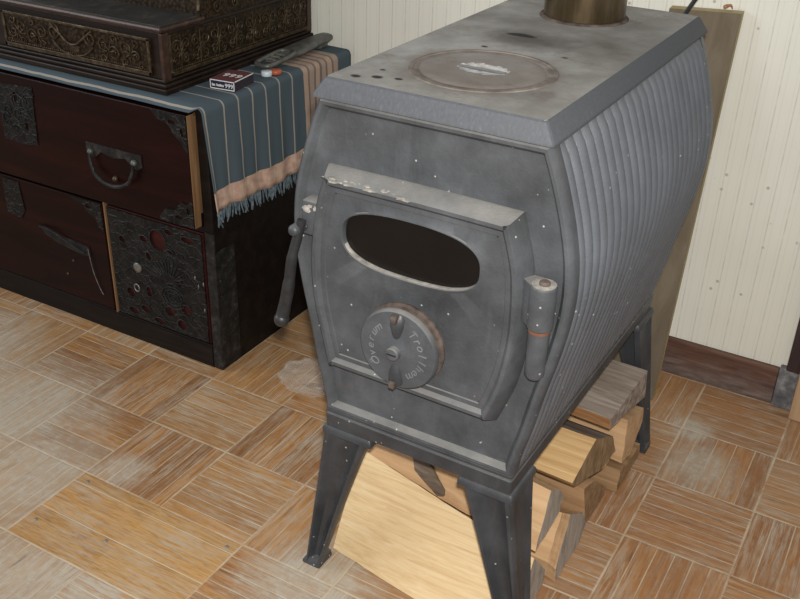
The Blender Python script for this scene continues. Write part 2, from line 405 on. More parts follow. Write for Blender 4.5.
def plate2d(bm, outer, holes, place, th, mi=0):
    """flat plate with holes cut through it; place(u,v,w) -> 3-D point; w runs through the thickness"""
    vs, es = [], []
    for lp in [outer] + holes:
        s0 = len(vs); vs += [Vector((p[0], p[1])) for p in lp]
        es += [(s0 + i, s0 + (i + 1) % len(lp)) for i in range(len(lp))]
    r = delaunay_2d_cdt(vs, es, [], 0, 1e-7)
    def inside(p, lp):
        c_ = False; L_ = len(lp)
        for i in range(L_):
            a, b = lp[i], lp[i - 1]
            if (a[1] > p.y) != (b[1] > p.y) and p.x < (b[0] - a[0]) * (p.y - a[1]) / (b[1] - a[1]) + a[0]: c_ = not c_
        return c_
    V = r[0]; F = []
    for f in r[2]:
        c_ = sum((V[i] for i in f), Vector((0, 0))) / len(f)
        if inside(c_, outer) and not any(inside(c_, h) for h in holes): F.append(f)
    top = [bm.verts.new(place(p.x, p.y, th)) for p in V]; bot = [bm.verts.new(place(p.x, p.y, 0.)) for p in V]
    cnt = {}
    for f in F:
        if bm.faces.get([top[i] for i in f]): continue
        a = bm.faces.new([top[i] for i in f]); a.material_index = mi
        a = bm.faces.new([bot[i] for i in reversed(f)]); a.material_index = mi
        for i in range(len(f)):
            e = (f[i], f[(i + 1) % len(f)]); cnt[tuple(sorted(e))] = cnt.get(tuple(sorted(e)), 0) + 1
    for (a, b), k_ in cnt.items():
        if k_ == 1:
            f = bm.faces.new((top[a], top[b], bot[b], bot[a])); f.material_index = mi
def flat_ring(bm, outer_v, inner_v, mi=0):
    """flat face between two existing vertex loops lying in one xz plane"""
    al = list(outer_v) + list(inner_v); P = [Vector((v.co.x, v.co.z)) for v in al]; na = len(outer_v); nb = len(inner_v)
    es = [(i, (i + 1) % na) for i in range(na)] + [(na + i, na + (i + 1) % nb) for i in range(nb)]
    r = delaunay_2d_cdt(P, es, [], 0, 1e-7); V = r[0]
    key = {}
    for i, o_ in enumerate(r[3]):
        if o_: key[i] = al[o_[0]]
    op = [(p.x, p.y) for p in P[:na]]; ip_ = [(p.x, p.y) for p in P[na:]]
    def inside(p, lp):
        c_ = False
        for i in range(len(lp)):
            a, b = lp[i], lp[i - 1]
            if (a[1] > p.y) != (b[1] > p.y) and p.x < (b[0] - a[0]) * (p.y - a[1]) / (b[1] - a[1]) + a[0]: c_ = not c_
        return c_
    for f in r[2]:
        c_ = sum((V[i] for i in f), Vector((0, 0))) / len(f)
        if inside(c_, op) and not inside(c_, ip_) and all(i in key for i in f):
            g = bm.faces.new([key[i] for i in f]); g.material_index = mi; g.smooth = False
def ell(cx, cy, rx, ry, n_=20, rot=0.):
    c, s = math.cos(rot), math.sin(rot)
    return [Vector((cx + rx * math.cos(2 * PI * i / n_) * c - ry * math.sin(2 * PI * i / n_) * s,
                    cy + rx * math.cos(2 * PI * i / n_) * s + ry * math.sin(2 * PI * i / n_) * c)) for i in range(n_)]
def text_bm(bm, body, size, depth, xf, mi=0, shear=0.):
    """raised letters laid in the xy plane, mapped by the matrix xf, added to bm"""
    cu = bpy.data.curves.new('letters', 'FONT'); cu.body = body; cu.size = size; cu.extrude = depth; cu.align_x = 'CENTER'; cu.shear = shear
    cu.resolution_u = 3
    o = bpy.data.objects.new('letters', cu); COL.objects.link(o)
    dg = bpy.context.evaluated_depsgraph_get(); dg.update()
    me = bpy.data.meshes.new_from_object(o.evaluated_get(dg))
    n0 = len(bm.verts); bm.from_mesh(me); bm.verts.ensure_lookup_table()
    for v in bm.verts[n0:]:
        v.co = xf @ v.co
        for f in v.link_faces: f.material_index = mi
    bpy.data.objects.remove(o); bpy.data.curves.remove(cu); bpy.data.meshes.remove(me)

# ------------------------------------------------------------------ the setting
bm = BM()
bmesh.ops.create_grid(bm, x_segments=1, y_segments=1, size=1)
for v in bm.verts: v.co = Vector((v.co.x * 2.2, -1.3 + v.co.y * 1.83, 0))
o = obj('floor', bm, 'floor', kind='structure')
bm = BM(); box(bm, -2.2, 2.2, .516, .60, 0, 2.5); obj('wall_back', bm, 'wall', kind='structure')
bm = BM(); box(bm, -2.2, .9655, .506, .516, 0, .0805, .002); obj('baseboard_back', bm, 'skirt', kind='structure')
bm = BM(); box(bm, .978, 1.045, .492, .516, .088, 2.5, .003); obj('trim_1', bm, 'post', kind='structure')
bm = BM(); box(bm, .9665, 1.40, .500, .516, 0, .0875, .002)
obj('baseboard_corner', bm, 'greysheet', kind='structure')
# ------------------------------------------------------------------ wood stove
SX, SY, YAW = .61944, -.31354, -.009356
stove = thing('wood_stove', 'grey cast-iron wood-burning stove with ribbed bulging sides on four splayed legs', 'stove', (SX, SY, 0), YAW)
D = .567
HW = [(.302, .1405), (.32, .1425), (.375, .155), (.43, .1655), (.49, .1785), (.55, .1870), (.60, .1860), (.645, .1775), (.69, .1640), (.72, .1530), (.738, .1455)]
def hw(z):
    if z <= HW[0][0]: return HW[0][1]
    for i in range(len(HW) - 1):
        z0, w0 = HW[i]; z1, w1 = HW[i + 1]
        if z <= z1:
            m0 = (w1 - HW[i - 1][1]) / (z1 - HW[i - 1][0]) if i else (w1 - w0) / (z1 - z0)
            m1 = (HW[i + 2][1] - w0) / (HW[i + 2][0] - z0) if i + 2 < len(HW) else (w1 - w0) / (z1 - z0)
            h = z1 - z0; t = (z - z0) / h
            return (2 * t**3 - 3 * t**2 + 1) * w0 + (t**3 - 2 * t**2 + t) * h * m0 + (-2 * t**3 + 3 * t**2) * w1 + (t**3 - t**2) * h * m1
    return HW[-1][1]
ZB, ZT = .300, .740
bm = BM()
# ribbed sides
NR, Y0, Y1 = 23, .016, .556; pitch = (Y1 - Y0) / NR; SUB = 12
NZ = 44
for s in (-1, 1):
    grid = []
    for j in range(NZ + 1):
        z = ZB + (ZT - ZB) * j / NZ; row = []
        fade = min(1., max(0., (ZT - .003 - z) / .010)) * min(1., max(0., (z - ZB) / .008))
        for i in range(NR * SUB + 1):
            y = Y0 + pitch * i / SUB; ph = (i % SUB) / SUB
            rib = math.sqrt(max(0., 1 - ((ph - .43) / .43) ** 2)) if 0 < ph < .86 else 0.
            row.append(bm.verts.new((s * (hw(z) - .0078 + .0084 * rib * fade + .0005), y, z)))
        grid.append(row)
    for a, b in zip(grid[:-1], grid[1:]):
        for i in range(len(a) - 1):
            f = bm.faces.new((a[i], a[i + 1], b[i + 1], b[i])) if s > 0 else bm.faces.new((a[i + 1], a[i], b[i], b[i + 1])); f.material_index = 1
    # plain strip behind the ribs
    strip = [[Vector((s * (hw(ZB + (ZT - ZB) * j / NZ) - .002), yy, ZB + (ZT - ZB) * j / NZ)) for yy in (Y1, Y1 + .004, D)] for j in range(NZ + 1)]
    loft(bm, strip, False, False, False, 1)
# front: bead round the edge, recessed panel with the door opening
front2d = [Vector((hw(ZB + (ZT - ZB) * j / 40), ZB + (ZT - ZB) * j / 40)) for j in range(41)]
front2d = front2d + [Vector((-p.x, p.y)) for p in reversed(front2d)]
front2d = resample(front2d, .014)
base2d = front2d
stack = [(.0015, Y0 + .002), (.001, .006), (.003, .0005), (.0065, -.0025), (.0105, -.002), (.0135, .002), (.016, .0062), (.019, .007)]
loops = [[Vector((p.x, y, p.y)) for p in offset(base2d, d)] for d, y in stack]
vs = loft(bm, loops, True, False, False, 0)
OC = Vector((-.012, .579))                       # centre of the viewing window
hole = ell(OC.x, OC.y, .105, .050, 48)
hv = [bm.verts.new((p.x, .007, p.y)) for p in hole]; hb = [bm.verts.new((p.x, .022, p.y)) for p in hole]
flat_ring(bm, vs[-1], hv)
for i in range(48):
    j = (i + 1) % 48; bm.faces.new((hv[i], hv[j], hb[j], hb[i]))
# back plate, bottom and roof of the shell
bv = [bm.verts.new((p.x, D, p.y)) for p in offset(base2d, .002)]; bm.faces.new(bv)
for zz in (ZB + .002, ZT - .001):
    w = hw(zz) - .004
    q = [bm.verts.new(c_) for c_ in ((-w, .008, zz), (w, .008, zz), (w, D - .001, zz), (-w, D - .001, zz))]; bm.faces.new(q)
body = obj('body', bm, ['iron', 'iron_side'], stove, 40)
# sooty lining seen through the window
bm = BM(); box(bm, -.15, .15, .03, .50, .45, .70); obj('firebox_lining', bm, 'soot', stove)
fl = stove.children[-1] if False else None

# base rail
bm = BM()
def rect_loop(x0, x1, y0, y1, z, r=.004):
    pts = []
    for cx_, cy_, a0 in ((x1 - r, y1 - r, 0), (x0 + r, y1 - r, 90), (x0 + r, y0 + r, 180), (x1 - r, y0 + r, 270)):
        for k_ in range(4):
            a = math.radians(a0 + 30 * k_); pts.append(Vector((cx_ + r * math.cos(a), cy_ + r * math.sin(a), z)))
    return pts
loops = []
for off, z in ((.004, .2745), (.0005, .2765), (.0, .296), (.003, .2985), (.0005, .3005), (.0005, .3035), (.006, .305)):
    loops.append(rect_loop(-.1395 + off, .1395 - off, -.0025 + off, D + .001 - off, z))
loft(bm, loops); obj('base_rail', bm, 'iron_dark', stove, 35)

# top plate with sloping lip
bm = BM(); loops = []
for w, y0, y1, z in ((.145, -.004, D + .004, .7375), (.1495, -.0085, D + .0085, .739), (.1495, -.0085, D + .0085, .742), (.1375, -.0005, D + .001, .7605), (.1350, .002, D - .002, .7624)):
    loops.append(rect_loop(-w, w, y0, y1, z, .005))
loft(bm, loops); obj('top_plate', bm, 'lid', stove, 25)
# cooking lid: ring and disc with a dished finger grip and bar
LC = (.0015, .1275)
bm = BM(); lathe(bm, [(.0885, .7622), (.0875, .7636), (.0830, .7637), (.0822, .7628), (.0760, .7627), (.0750, .7622)], (LC[0], LC[1], 0), 'z', 72)
obj('lid_ring', bm, 'ring', stove, 40)
bm = BM(); rr = [0.0001] + [.004 * i for i in range(1, 17)] + [.0690, .0740]; seg = 64; rows = []
for i, r in enumerate(rr):
    row = []
    for k_ in range(seg):
        a = 2 * PI * k_ / seg; u, v = r * math.cos(a), r * math.sin(a)
        d = math.sqrt((u / .031) ** 2 + (v / .021) ** 2); dip = max(0., 1 - d ** 3) ** .6 * .0014
        z = .7641 - dip if i < len(rr) - 1 else .7625
        row.append(bm.verts.new((LC[0] + u, LC[1] + v, z)))
    rows.append(row)
for a, b in zip(rows[:-1], rows[1:]):
    for k_ in range(seg):
        j = (k_ + 1) % seg; f = bm.faces.new((a[k_], a[j], b[j], b[k_]))
        cc = f.calc_center_median(); u, v = cc.x - LC[0], cc.y - LC[1]
        f.material_index = 1 if (u / .031) ** 2 + (v / .021) ** 2 < 1.0 else 0
bm.faces.new(rows[0])
lid = obj('cooking_lid', bm, ['lid', 'grip_ash'], stove, 40)
bm = BM(); box(bm, LC[0] - .0305, LC[0] + .0305, LC[1] - .0060, LC[1] - .0010, .7628, .7655, .0010); obj('grip_bar', bm, 'lid', lid)
# legs
def make_leg(sx, rear):
    bm = BM(); loops = []; NL = 14
    for i in range(NL + 1):
        t = i / NL; z = .272 * (1 - t)
        xo = .1415 + (.1795 - .1415) * (t ** 1.05); xi = .070 + (.1560 - .070) * (t ** .93)
        dp = .068 + (.030 - .068) * (t ** .9)
        w = xo - xi; pts = []
        for u, q in ((0, .010), (0.0, .000), (.05, -.004), (.13, -.004), (.22, .004), (.34, .009), (.50, .0105), (.68, .008), (.80, .001), (.88, -.004), (.96, -.004), (1.0, .0)):
            pts.append((xi + w * u, q))
        pts += [(xo + .0005, .006), (xo - .003, .012), (xo - .004, dp * .75), (xo - .0005, dp - .006), (xo, dp), (xo - .010, dp), (xo - .012, .016)]
        loops.append([Vector((sx * px_, (D - py_) if rear else py_, z)) for px_, py_ in pts])
    loft(bm, loops)
    lg = obj('leg', bm, 'iron_dark', stove, 35)
    bm = BM()
    if rear: L = [rect_loop(.1550, .1800, -.001, .030, 0, .002), rect_loop(.1550, .1800, -.001, .030, .004, .002), rect_loop(.1545, .1798, -.001, .031, .011, .002)]
    else: L = [rect_loop(.1535, .1845, -.0045, .032, 0, .002), rect_loop(.1535, .1845, -.0045, .032, .004, .002), rect_loop(.1545, .1805, -.001, .031, .011, .002)]
    L = [[Vector((sx * p.x, D - p.y if rear else p.y, p.z)) for p in lp] for lp in L]
    loft(bm, L); obj('foot', bm, 'iron_dark', lg, 35)
    bm = BM(); L = []
    for off, z in ((.001, .2625), (-.0016, .264), (-.0016, .2705), (.0008, .2748)):
        L.append([Vector((sx * p.x, D - p.y if rear else p.y, z)) for p in rect_loop(.067 + off, .1425 - off, -.003 + off, .072 - off, z, .003)])
    loft(bm, L); obj('leg_cap', bm, 'iron_dark', lg, 35)
for s in (-1, 1):
    for rear in (False, True): make_leg(s, rear)

# door
door2d = [Vector(p) for p in ((.110, .3785), (.1290, .4330), (.1385, .485), (.1410, .525), (.1395, .570), (.1345, .605), (.1190, .656), (.0, .6575), (-.1330, .6565), (-.1475, .610), (-.1550, .555), (-.1555, .510), (-.1510, .470), (-.1425, .432), (-.1300, .3800))]
sm = []
def seg_spline(ps): return [Vector((p.x, p.y)) for p in spline([(q.x, q.y, 0) for q in ps], 6)]
sm = seg_spline(door2d[:7])[:-1] + seg_spline(door2d[6:9])[:-1] + seg_spline(door2d[8:15])[:-1] + seg_spline([door2d[14], door2d[0]])[:-1]
door2d = resample(sm, .011)
bm = BM()
stack = [(.0, .0065), (.0, .002), (.0045, -.008), (.0085, -.0165), (.0115, -.0195), (.016, -.0195), (.0185, -.0165), (.0205, -.0145), (.0265, -.0143), (.0275, -.0128), (.029, -.0128)]
loops = [[Vector((p.x, y, p.y)) for p in offset(door2d, d)] for d, y in stack]
vs = loft(bm, loops, True, False, False, 0)
def oval(a, k_=1.0, e=2.7):
    c, s = math.cos(a), math.sin(a)
    return Vector((OC.x + .0915 * k_ * math.copysign(abs(c) ** (2 / e), c), OC.y + .0372 * k_ * math.copysign(abs(s) ** (2 / e), s)))
NO = 96; ang = [2 * PI * i / NO for i in range(NO)]
rings = []
for grow, y in ((.0050, -.0128), (.0032, -.0138), (.001, -.0138), (0., -.0122), (0., -.0045)):
    ring = []
    for a in ang:
        p = oval(a); nrm = (p - OC).normalized(); ring.append(bm.verts.new((p.x + nrm.x * grow, y, p.y + nrm.y * grow)))
    rings.append(ring)
flat_ring(bm, vs[-1], rings[0])
for ra, rb in zip(rings[:-1], rings[1:]):
    for i in range(NO):
        j = (i + 1) % NO; f = bm.faces.new((ra[i], ra[j], rb[j], rb[i]))
        if rb is rings[-1] and math.sin(ang[i] + .03) < -.25: f.material_index = 1      # ash on the sill of the window
door = obj('door', bm, ['iron', 'ash'], stove, 38)
bm = BM(); gl = [Vector((oval(2 * PI * i / 64, 1.02).x, -.0055, oval(2 * PI * i / 64, 1.02).y)) for i in range(64)]
loft(bm, [gl, [p + Vector((0, .003, 0)) for p in gl]]); obj('window_glass', bm, 'glass', door)
# air regulator wheel
RC = Vector((-.0115, 0, .4565))
bm = BM()
lathe(bm, [(.0545, -.012), (.0545, -.016), (.052, -.0185), (.046, -.019), (.046, -.024)], RC, 'y', 56)
obj('air_inlet_collar', bm, 'rust', door, 40)
bm = BM()
lathe(bm, [(.040, -.0235), (.0515, -.0245), (.0535, -.0265), (.0535, -.0315), (.0515, -.0340), (.040, -.0355), (.022, -.0372), (.012, -.0400), (.006, -.0408), (.0005, -.041)], RC + Vector((0, 0, -.0005)), 'y', 64)
reg = obj('air_regulator', bm, 'iron', door, 40)
for s in (1, -1):      # two cast grips with dark hollows along the upright diameter
    bm = BM(); loops = []
    for t, w, h in ((.050, .007, .003), (.044, .0105, .008), (.034, .0095, .0095), (.022, .007, .0065), (.012, .004, .003)):
        z = RC.z + s * t
        loops.append([Vector((RC.x + w * math.cos(a), -.0335 - h * max(0., math.sin(a)), z)) for a in [PI * k_ / 8 for k_ in range(9)]])
    loft(bm, loops, True)
    box(bm, RC.x - .0045, RC.x + .003, -.0455, -.036, RC.z + s * .046 - .0045, RC.z + s * .046 + .0045, .001, 1)
    obj('regulator_grip', bm, ['iron_dark', 'rust'], reg, 40)
bm = BM(); lathe(bm, [(.0088, -.038), (.0088, -.0465), (.0075, -.0478), (.0005, -.0480)], RC, 'y', 24)
box(bm, RC.x - .0062, RC.x + .0062, -.0486, -.0478, RC.z - .0009, RC.z + .0009, 0, 1)
obj('screw', bm, ['iron', 'black'], reg, 40)
bm = BM()
def arc_text(word, r, a0, a1, size):
    for i, ch in enumerate(word):
        a = math.radians(a0 + (a1 - a0) * (i + .5) / len(word))
        pos = Vector((RC.x + r * math.cos(a), -.0355, RC.z + r * math.sin(a)))
        rad = Vector((math.cos(a), 0, math.sin(a))); tan = Vector((math.sin(a), 0, -math.cos(a)))
        mt = Matrix((( tan.x, rad.x, 0, pos.x), (0, 0, -1, pos.y), (tan.z, rad.z, 0, pos.z), (0, 0, 0, 1)))
        text_bm(bm, ch, size, .0012, mt @ Matrix.Translation((0, -size * .3, 0)), 0, .2)
arc_text('Överum', .036, 228, 128, .0155)
obj('raised_lettering', bm, 'letter', reg)
bm = BM(); arc_text('Trollhem', .036, 62, -62, .0155)
obj('raised_lettering', bm, 'letter', reg)
# hinge: two knuckles and a pin on the right of the door
HX, HY = .1575, -.0135
bm = BM(); lathe(bm, [(.0125, .5325), (.0148, .5345), (.0152, .560), (.0150, .5835), (.0135, .5865), (.0005, .587)], (HX, HY, 0), 'z', 28)
loft(bm, [[Vector(p) for p in ((HX - .030, -.009, .535), (HX - .002, HY - .0145, .5355), (HX + .002, .004, .5355), (HX - .03, .004, .5355))],
          [Vector(p) for p in ((HX - .028, -.009, .586), (HX - .002, HY - .0145, .5855), (HX + .004, .004, .5855), (HX - .028, .004, .5855))]])
hk = obj('hinge', bm, 'iron', stove, 40)
bm = BM(); lathe(bm, [(.0062, .5865), (.0062, .5905), (.005, .592), (.0005, .5922)], (HX + .001, HY - .001, 0), 'z', 18); obj('hinge_pin', bm, 'rust', hk, 40)
bm = BM(); lathe(bm, [(.0005, .4665), (.0085, .4675), (.0112, .472), (.0118, .500), (.0120, .5285)], (HX, HY, 0), 'z', 28)
box(bm, HX - .006, HX + .007, HY, .006, .474, .527, .002); obj('lower_knuckle', bm, 'iron', hk, 40)
bm = BM(); lathe(bm, [(.0128, .5285), (.0128, .5325)], (HX, HY, 0), 'z', 28); obj('washer', bm, 'orange', hk, 40)
bm = BM(); lathe(bm, [(.0135, .5866), (.0138, .5874), (.009, .5878), (.0005, .5878)], (HX, HY, 0), 'z', 24); obj('ash_dust', bm, 'ash', hk, 40)
# latch handle on the left
bm = BM()
box(bm, -.1600, -.1370, -.018, .008, .566, .612, .004)
latch = obj('latch', bm, 'iron', stove, 40)
bm = BM(); lathe(bm, [(.0005, -.042), (.005, -.0415), (.0075, -.038), (.0075, -.026), (.007, -.018), (.007, -.010)], (-.1580, 0, .578), 'y', 20); obj('pivot', bm, 'iron_dark', latch, 50)
bm = BM(); tube(bm, spline([(-.1520, -.028, .590), (-.1570, -.032, .566), (-.1625, -.036, .540), (-.1675, -.038, .502), (-.1745, -.040, .466), (-.1765, -.042, .456)], 5), [.0058] * 5 + [.0062] * 5 + [.007] * 5 + [.008] * 5 + [.0085] * 6, 14)
hnd = obj('handle', bm, 'black', latch, 60, label='dark swinging handle rod')
bm = BM(); bmesh.ops.create_uvsphere(bm, u_segments=18, v_segments=12, radius=.0100, matrix=Matrix.Translation((-.1775, -.042, .4505)))
obj('handle_knob', bm, 'black', hnd, 60)
bm = BM()
for q in range(5):
    bmesh.ops.create_icosphere(bm, subdivisions=2, radius=.004 + .002 * random.random(), matrix=Matrix.Translation((-.154 + .0032 * q, -.0175, .604 + random.uniform(-.004, .005))) @ Matrix.Diagonal((1.1, .25, .9, 1)))
for v in bm.verts: v.co += noise.noise_vector(v.co * 300) * .0015
obj('ash_crust', bm, 'ash', latch, 50)
# crusty ash on the ledge at the top of the door
bm = BM()
for q in range(26):
    x = -.128 + .125 * (q + random.random()) / 26; r = random.uniform(.0025, .0065); y = random.uniform(-.019, -.011)
    bmesh.ops.create_icosphere(bm, subdivisions=2, radius=r, matrix=Matrix.Translation((x, y, .6455 + (y + .0195) * .5)) @ Matrix.Diagonal((1.3, .8, .22, 1)))
for v in bm.verts: v.co += noise.noise_vector(v.co * 260) * .0012
obj('ash_deposit', bm, 'ash', door, 50, kind='stuff')

# flue pipe standing in the top plate
fp = thing('flue_pipe', 'brass-coloured round flue pipe rising from the back of the stove top', 'pipe', (SX, SY, 0), YAW)
PC = (-.001, .458)
bm = BM()
PR = .0575; lathe(bm, [(PR - .002, .7640), (PR, .7655), (PR, 1.9), (PR - .002, 1.9), (PR - .002, .7660)], (PC[0], PC[1], 0), 'z', 64, 0, False); obj('pipe', bm, 'pipe', fp, 40)
bm = BM(); lathe(bm, [(PR - .001, .7626), (PR + .006, .7626), (PR + .0055, .7636), (PR + .004, .7648), (PR + .002, .7652), (PR - .001, .765)], (PC[0], PC[1], 0), 'z', 64, 0, False); obj('collar', bm, 'rust', fp, 40)

# ------------------------------------------------------------------ firewood under the stove
def log(label, stations, mats, facemat, rough=.0025, sub=10):
    """stations: (x, polygon in (y,z)) in stove coordinates; facemat: material per polygon side"""
    bm = BM(); L = []; ncorner = len(stations[0][1])
    per = 5
    def dens(poly):
        out = []
        for i in range(ncorner):
            a = Vector(poly[i]); b = Vector(poly[(i + 1) % ncorner])
            for k_ in range(per): out.append(a.lerp(b, k_ / per))
        return out
    st_ = [(x, dens(p)) for x, p in stations]; sd = random.uniform(0, 50)
    for (xa, pa), (xb, pb) in zip(st_[:-1], st_[1:]):
        for k_ in range(sub):
            t = k_ / sub; L.append((xa + (xb - xa) * t, [p.lerp(q, t) for p, q in zip(pa, pb)]))
    L.append(st_[-1]); loops = []
    for x, poly in L:
        ctr = sum(poly, Vector((0, 0))) / len(poly); lp = []
        for i, p in enumerate(poly):
            h = noise.noise(Vector((x * 9 + sd, i * .35, sd))) + .5 * noise.noise(Vector((x * 40 + sd, i * .9, sd * 2)))
            q = p + (ctr - p).normalized() * (rough * (h + .6))
            e = random.uniform(-.0008, .0008)
            lp.append(Vector((x + e, q.x, max(q.y, .0006))))
        loops.append(lp)
    vs = [[bm.verts.new(p) for p in lp] for lp in loops]; n_ = len(vs[0])
    for a, b in zip(vs[:-1], vs[1:]):
        for i in range(n_):
            j = (i + 1) % n_; f = bm.faces.new((a[i], a[j], b[j], b[i])); f.material_index = facemat[i // per]
    for lp in (vs[0], vs[-1]):
        f = bm.faces.new(lp); f.material_index = len(mats) - 1
    bmesh.ops.triangulate(bm, faces=[f for f in bm.faces if len(f.verts) > 4])
    o = obj('firewood_log', bm, mats, None, 30)
    o.location = (SX, SY, 0); o.rotation_euler = (0, 0, YAW)
    return tag(o, label, 'firewood', 'split firewood stacked under the stove')
WM = ['log', 'bark', 'end']
logA = log('wide pale split log lying in front at floor level between the two front legs', [(-.160, [(.0430, 0), (.1170, .152), (.165, .05), (.165, 0)]), (0, [(.0180, 0), (.0985, .128), (.16, .045), (.16, 0)]), (.150, [(.031, 0), (.088, .104), (.150, .03), (.146, 0)])],
    ['log_pale', 'bark', 'end_grey'], [0, 0, 1, 1])
logB = log('split log with a brown bark flake lying just above the wide pale front log', [(-.172, [(.1335, .128), (.1505, .214), (.185, .203), (.200, .150), (.175, .115)]), (0, [(.1185, .106), (.1375, .207), (.175, .190), (.194, .148), (.175, .115)]), (.150, [(.088, .112), (.125, .199), (.165, .172), (.188, .145), (.18, .118)])],
    ['log_tan', 'bark', 'end_grey'], [0, 0, 1, 0, 0])
bm = BM()   # bark flake on the face of that log
fl2 = [(-.072, .158), (-.053, .170), (-.046, .163), (-.037, .154), (-.024, .139), (-.012, .127), (-.011, .118), (-.022, .114), (-.034, .121), (-.046, .127), (-.066, .139)]
def onB(x, z, w):
    t = (x + .172) / .172; zb = .128 - .022 * t; zt = .214 - .007 * t; yb = .1335 - .015 * t; yt = .1505 - .013 * t
    y = yb + (yt - yb) * (z - zb) / (zt - zb) + .001
    return Vector((x, y - w, z))
plate2d(bm, [Vector(p) for p in fl2], [], onB, .004)
fb = obj('bark_flake', bm, 'bark', logB)
log('tan split log on the floor behind the right front leg of the stove', [(-.138, [(.205, .095), (.262, .06), (.278, .02), (.262, 0), (.178, 0), (.172, .04)]), (.147, [(.200, .100), (.257, .066), (.280, .024), (.258, 0), (.162, 0), (.160, .032)]), (.163, [(.190, .112), (.257, .068), (.282, .024), (.258, 0), (.160, 0), (.152, .032)])],
    ['log_tan', 'bark', 'end_grey'], [0, 0, 0, 0, 0, 0])
log('large light-coloured split log with dark bark edge, halfway up the right of the stack', [(-.138, [(.285, .192), (.37, .150), (.405, .100), (.345, .095), (.215, .155), (.205, .17)]), (.158, [(.282, .190), (.380, .132), (.412, .081), (.346, .0855), (.206, .150), (.190, .168)])],
    ['log', 'log_grey', 'end'], [1, 1, 0, 0, 0, 0])
log('small brownish split log on the floor beneath the large light-coloured log', [(-.138, [(.295, .085), (.34, .068), (.388, .02), (.392, 0), (.315, 0), (.295, .02)]), (.157, [(.262, .106), (.315, .086), (.386, .025), (.394, 0), (.313, 0), (.290, .02)])],
    ['log_tan', 'bark', 'log_brown'], [0, 0, 0, 0, 0, 0])
log('weathered grey split log on top of the stack beside the right rear leg', [(-.135, [(.315, .225), (.487, .212), (.495, .150), (.42, .165), (.32, .205)]), (.168, [(.307, .213), (.496, .198), (.510, .136), (.42, .162), (.312, .190)])],
    ['log_grey', 'log_rust', 'log_grey'], [0, 0, 0, 0, 1], .004)
log('flat tan split log directly below the weathered grey top log', [(-.135, [(.42, .155), (.50, .120), (.51, .07), (.45, .075), (.42, .09)]), (.168, [(.420, .142), (.519, .108), (.524, .074), (.478, .036), (.424, .048)])],
    ['log_tan', 'bark', 'log_tan'], [0, 0, 0, 0, 0])
log('dark brown split log on the floor at the rear foot of the stove', [(-.13, [(.405, 0), (.505, 0), (.505, .04), (.47, .045), (.405, .045)]), (.172, [(.402, 0), (.524, 0), (.526, .030), (.485, .031), (.412, .044)])],
    ['log_brown', 'bark', 'log_brown'], [0, 0, 0, 0, 0], .004)

# ------------------------------------------------------------------ plank leaning on the wall, rod
def leaning_board():
    bm = BM(); b0 = Vector((.642, .392, .0)); b1 = Vector((.765, .392, .0)); t0 = Vector((.652, .494, .7145)); t1 = Vector((.773, .494, .7215)); th = Vector((0, .020, 0))
    q = [b0, b1, b1 + th, b0 + th]; p = [t0, t1, t1 + th + Vector((0, 0, .002)), t0 + th + Vector((0, 0, .002))]
    vs = loft(bm, [q, p])
    bm.faces.ensure_lookup_table()
    bmesh.ops.recalc_face_normals(bm, faces=bm.faces)
    for f in bm.faces: f.material_index = 0 if abs(f.normal.y) > .7 else 1
    es = [e for e in bm.edges if e.calc_length() > .1]
    bmesh.ops.bevel(bm, geom=es, offset=.0015, segments=1, affect='EDGES')
    o = obj('plank', bm, ['board', 'board_edge'])
    return tag(o, 'brown wooden plank leaning upright against the wall behind the stove', 'plank')
pk_ = leaning_board()
bm = BM()
pts = []
for i in range(10):
    a = i * 1.3; pts.append((.7475 + .007 * math.cos(a), .503 + .004 * math.sin(a * 1.1), .7290 + .0035 * math.sin(a * 1.7)))
tube(bm, spline(pts, 5), .0010, 6); tag(obj('string_scrap', bm, 'string', None, 60), 'tiny curl of orange string lying on top of the leaning plank', 'string')
bm = BM(); tube(bm, spline([(.655, .350, .0035), (.655, .365, .35), (.660, .385, .62), (.688, .397, .70), (.703, .400, .7296), (.715, .400, .7535), (.79, .402, .90)], 6), .0036, 12)
tag(obj('iron_rod', bm, 'black', None, 60), 'thin bent dark rod sticking up behind the back right corner of the stove', 'rod')
bm = BM(); box(bm, 1.004, 1.075, .470, .489, .0004, .138, .003)
tag(obj('wooden_offcut', bm, 'tanblock'), 'tan piece of wood at the right edge, standing against the dark post', 'wood')

# ------------------------------------------------------------------ chest of drawers
chest = thing('chest_of_drawers', 'low dark red lacquered chest with black iron fittings, standing against the wall', 'chest', (0, 0, 0))
CX0, CX1, CF, CB, CH = -.95, 0., .034, .497, .542
bm = BM()
box(bm, CX1 - .022, CX1, CF, CB, .0, CH, .002); box(bm, CX0, CX0 + .022, CF, CB, 0, CH, .002)
box(bm, CX0 + .022, CX1 - .022, CF + .001, CB, .531, CH, .001); box(bm, CX0 + .022, CX1 - .022, CF - .001, CB, 0.0, .052, .002)
box(bm, CX0 + .022, CX1 - .022, CF + .001, CB, .297, .309, .001); box(bm, CX0 + .022, CX1 - .022, CB - .012, CB, .052, .531)
box(bm, CX0 + .022, CX1 - .022, CF + .018, CF + .03, .052, .297)
obj('carcass', bm, 'lacquer_dark', chest)
bm = BM(); box(bm, -.2765, -.2730, CF - .002, CF + .02, .050, .300, .001); obj('divider', bm, 'bare', chest, label='worn pale wooden divider edge')
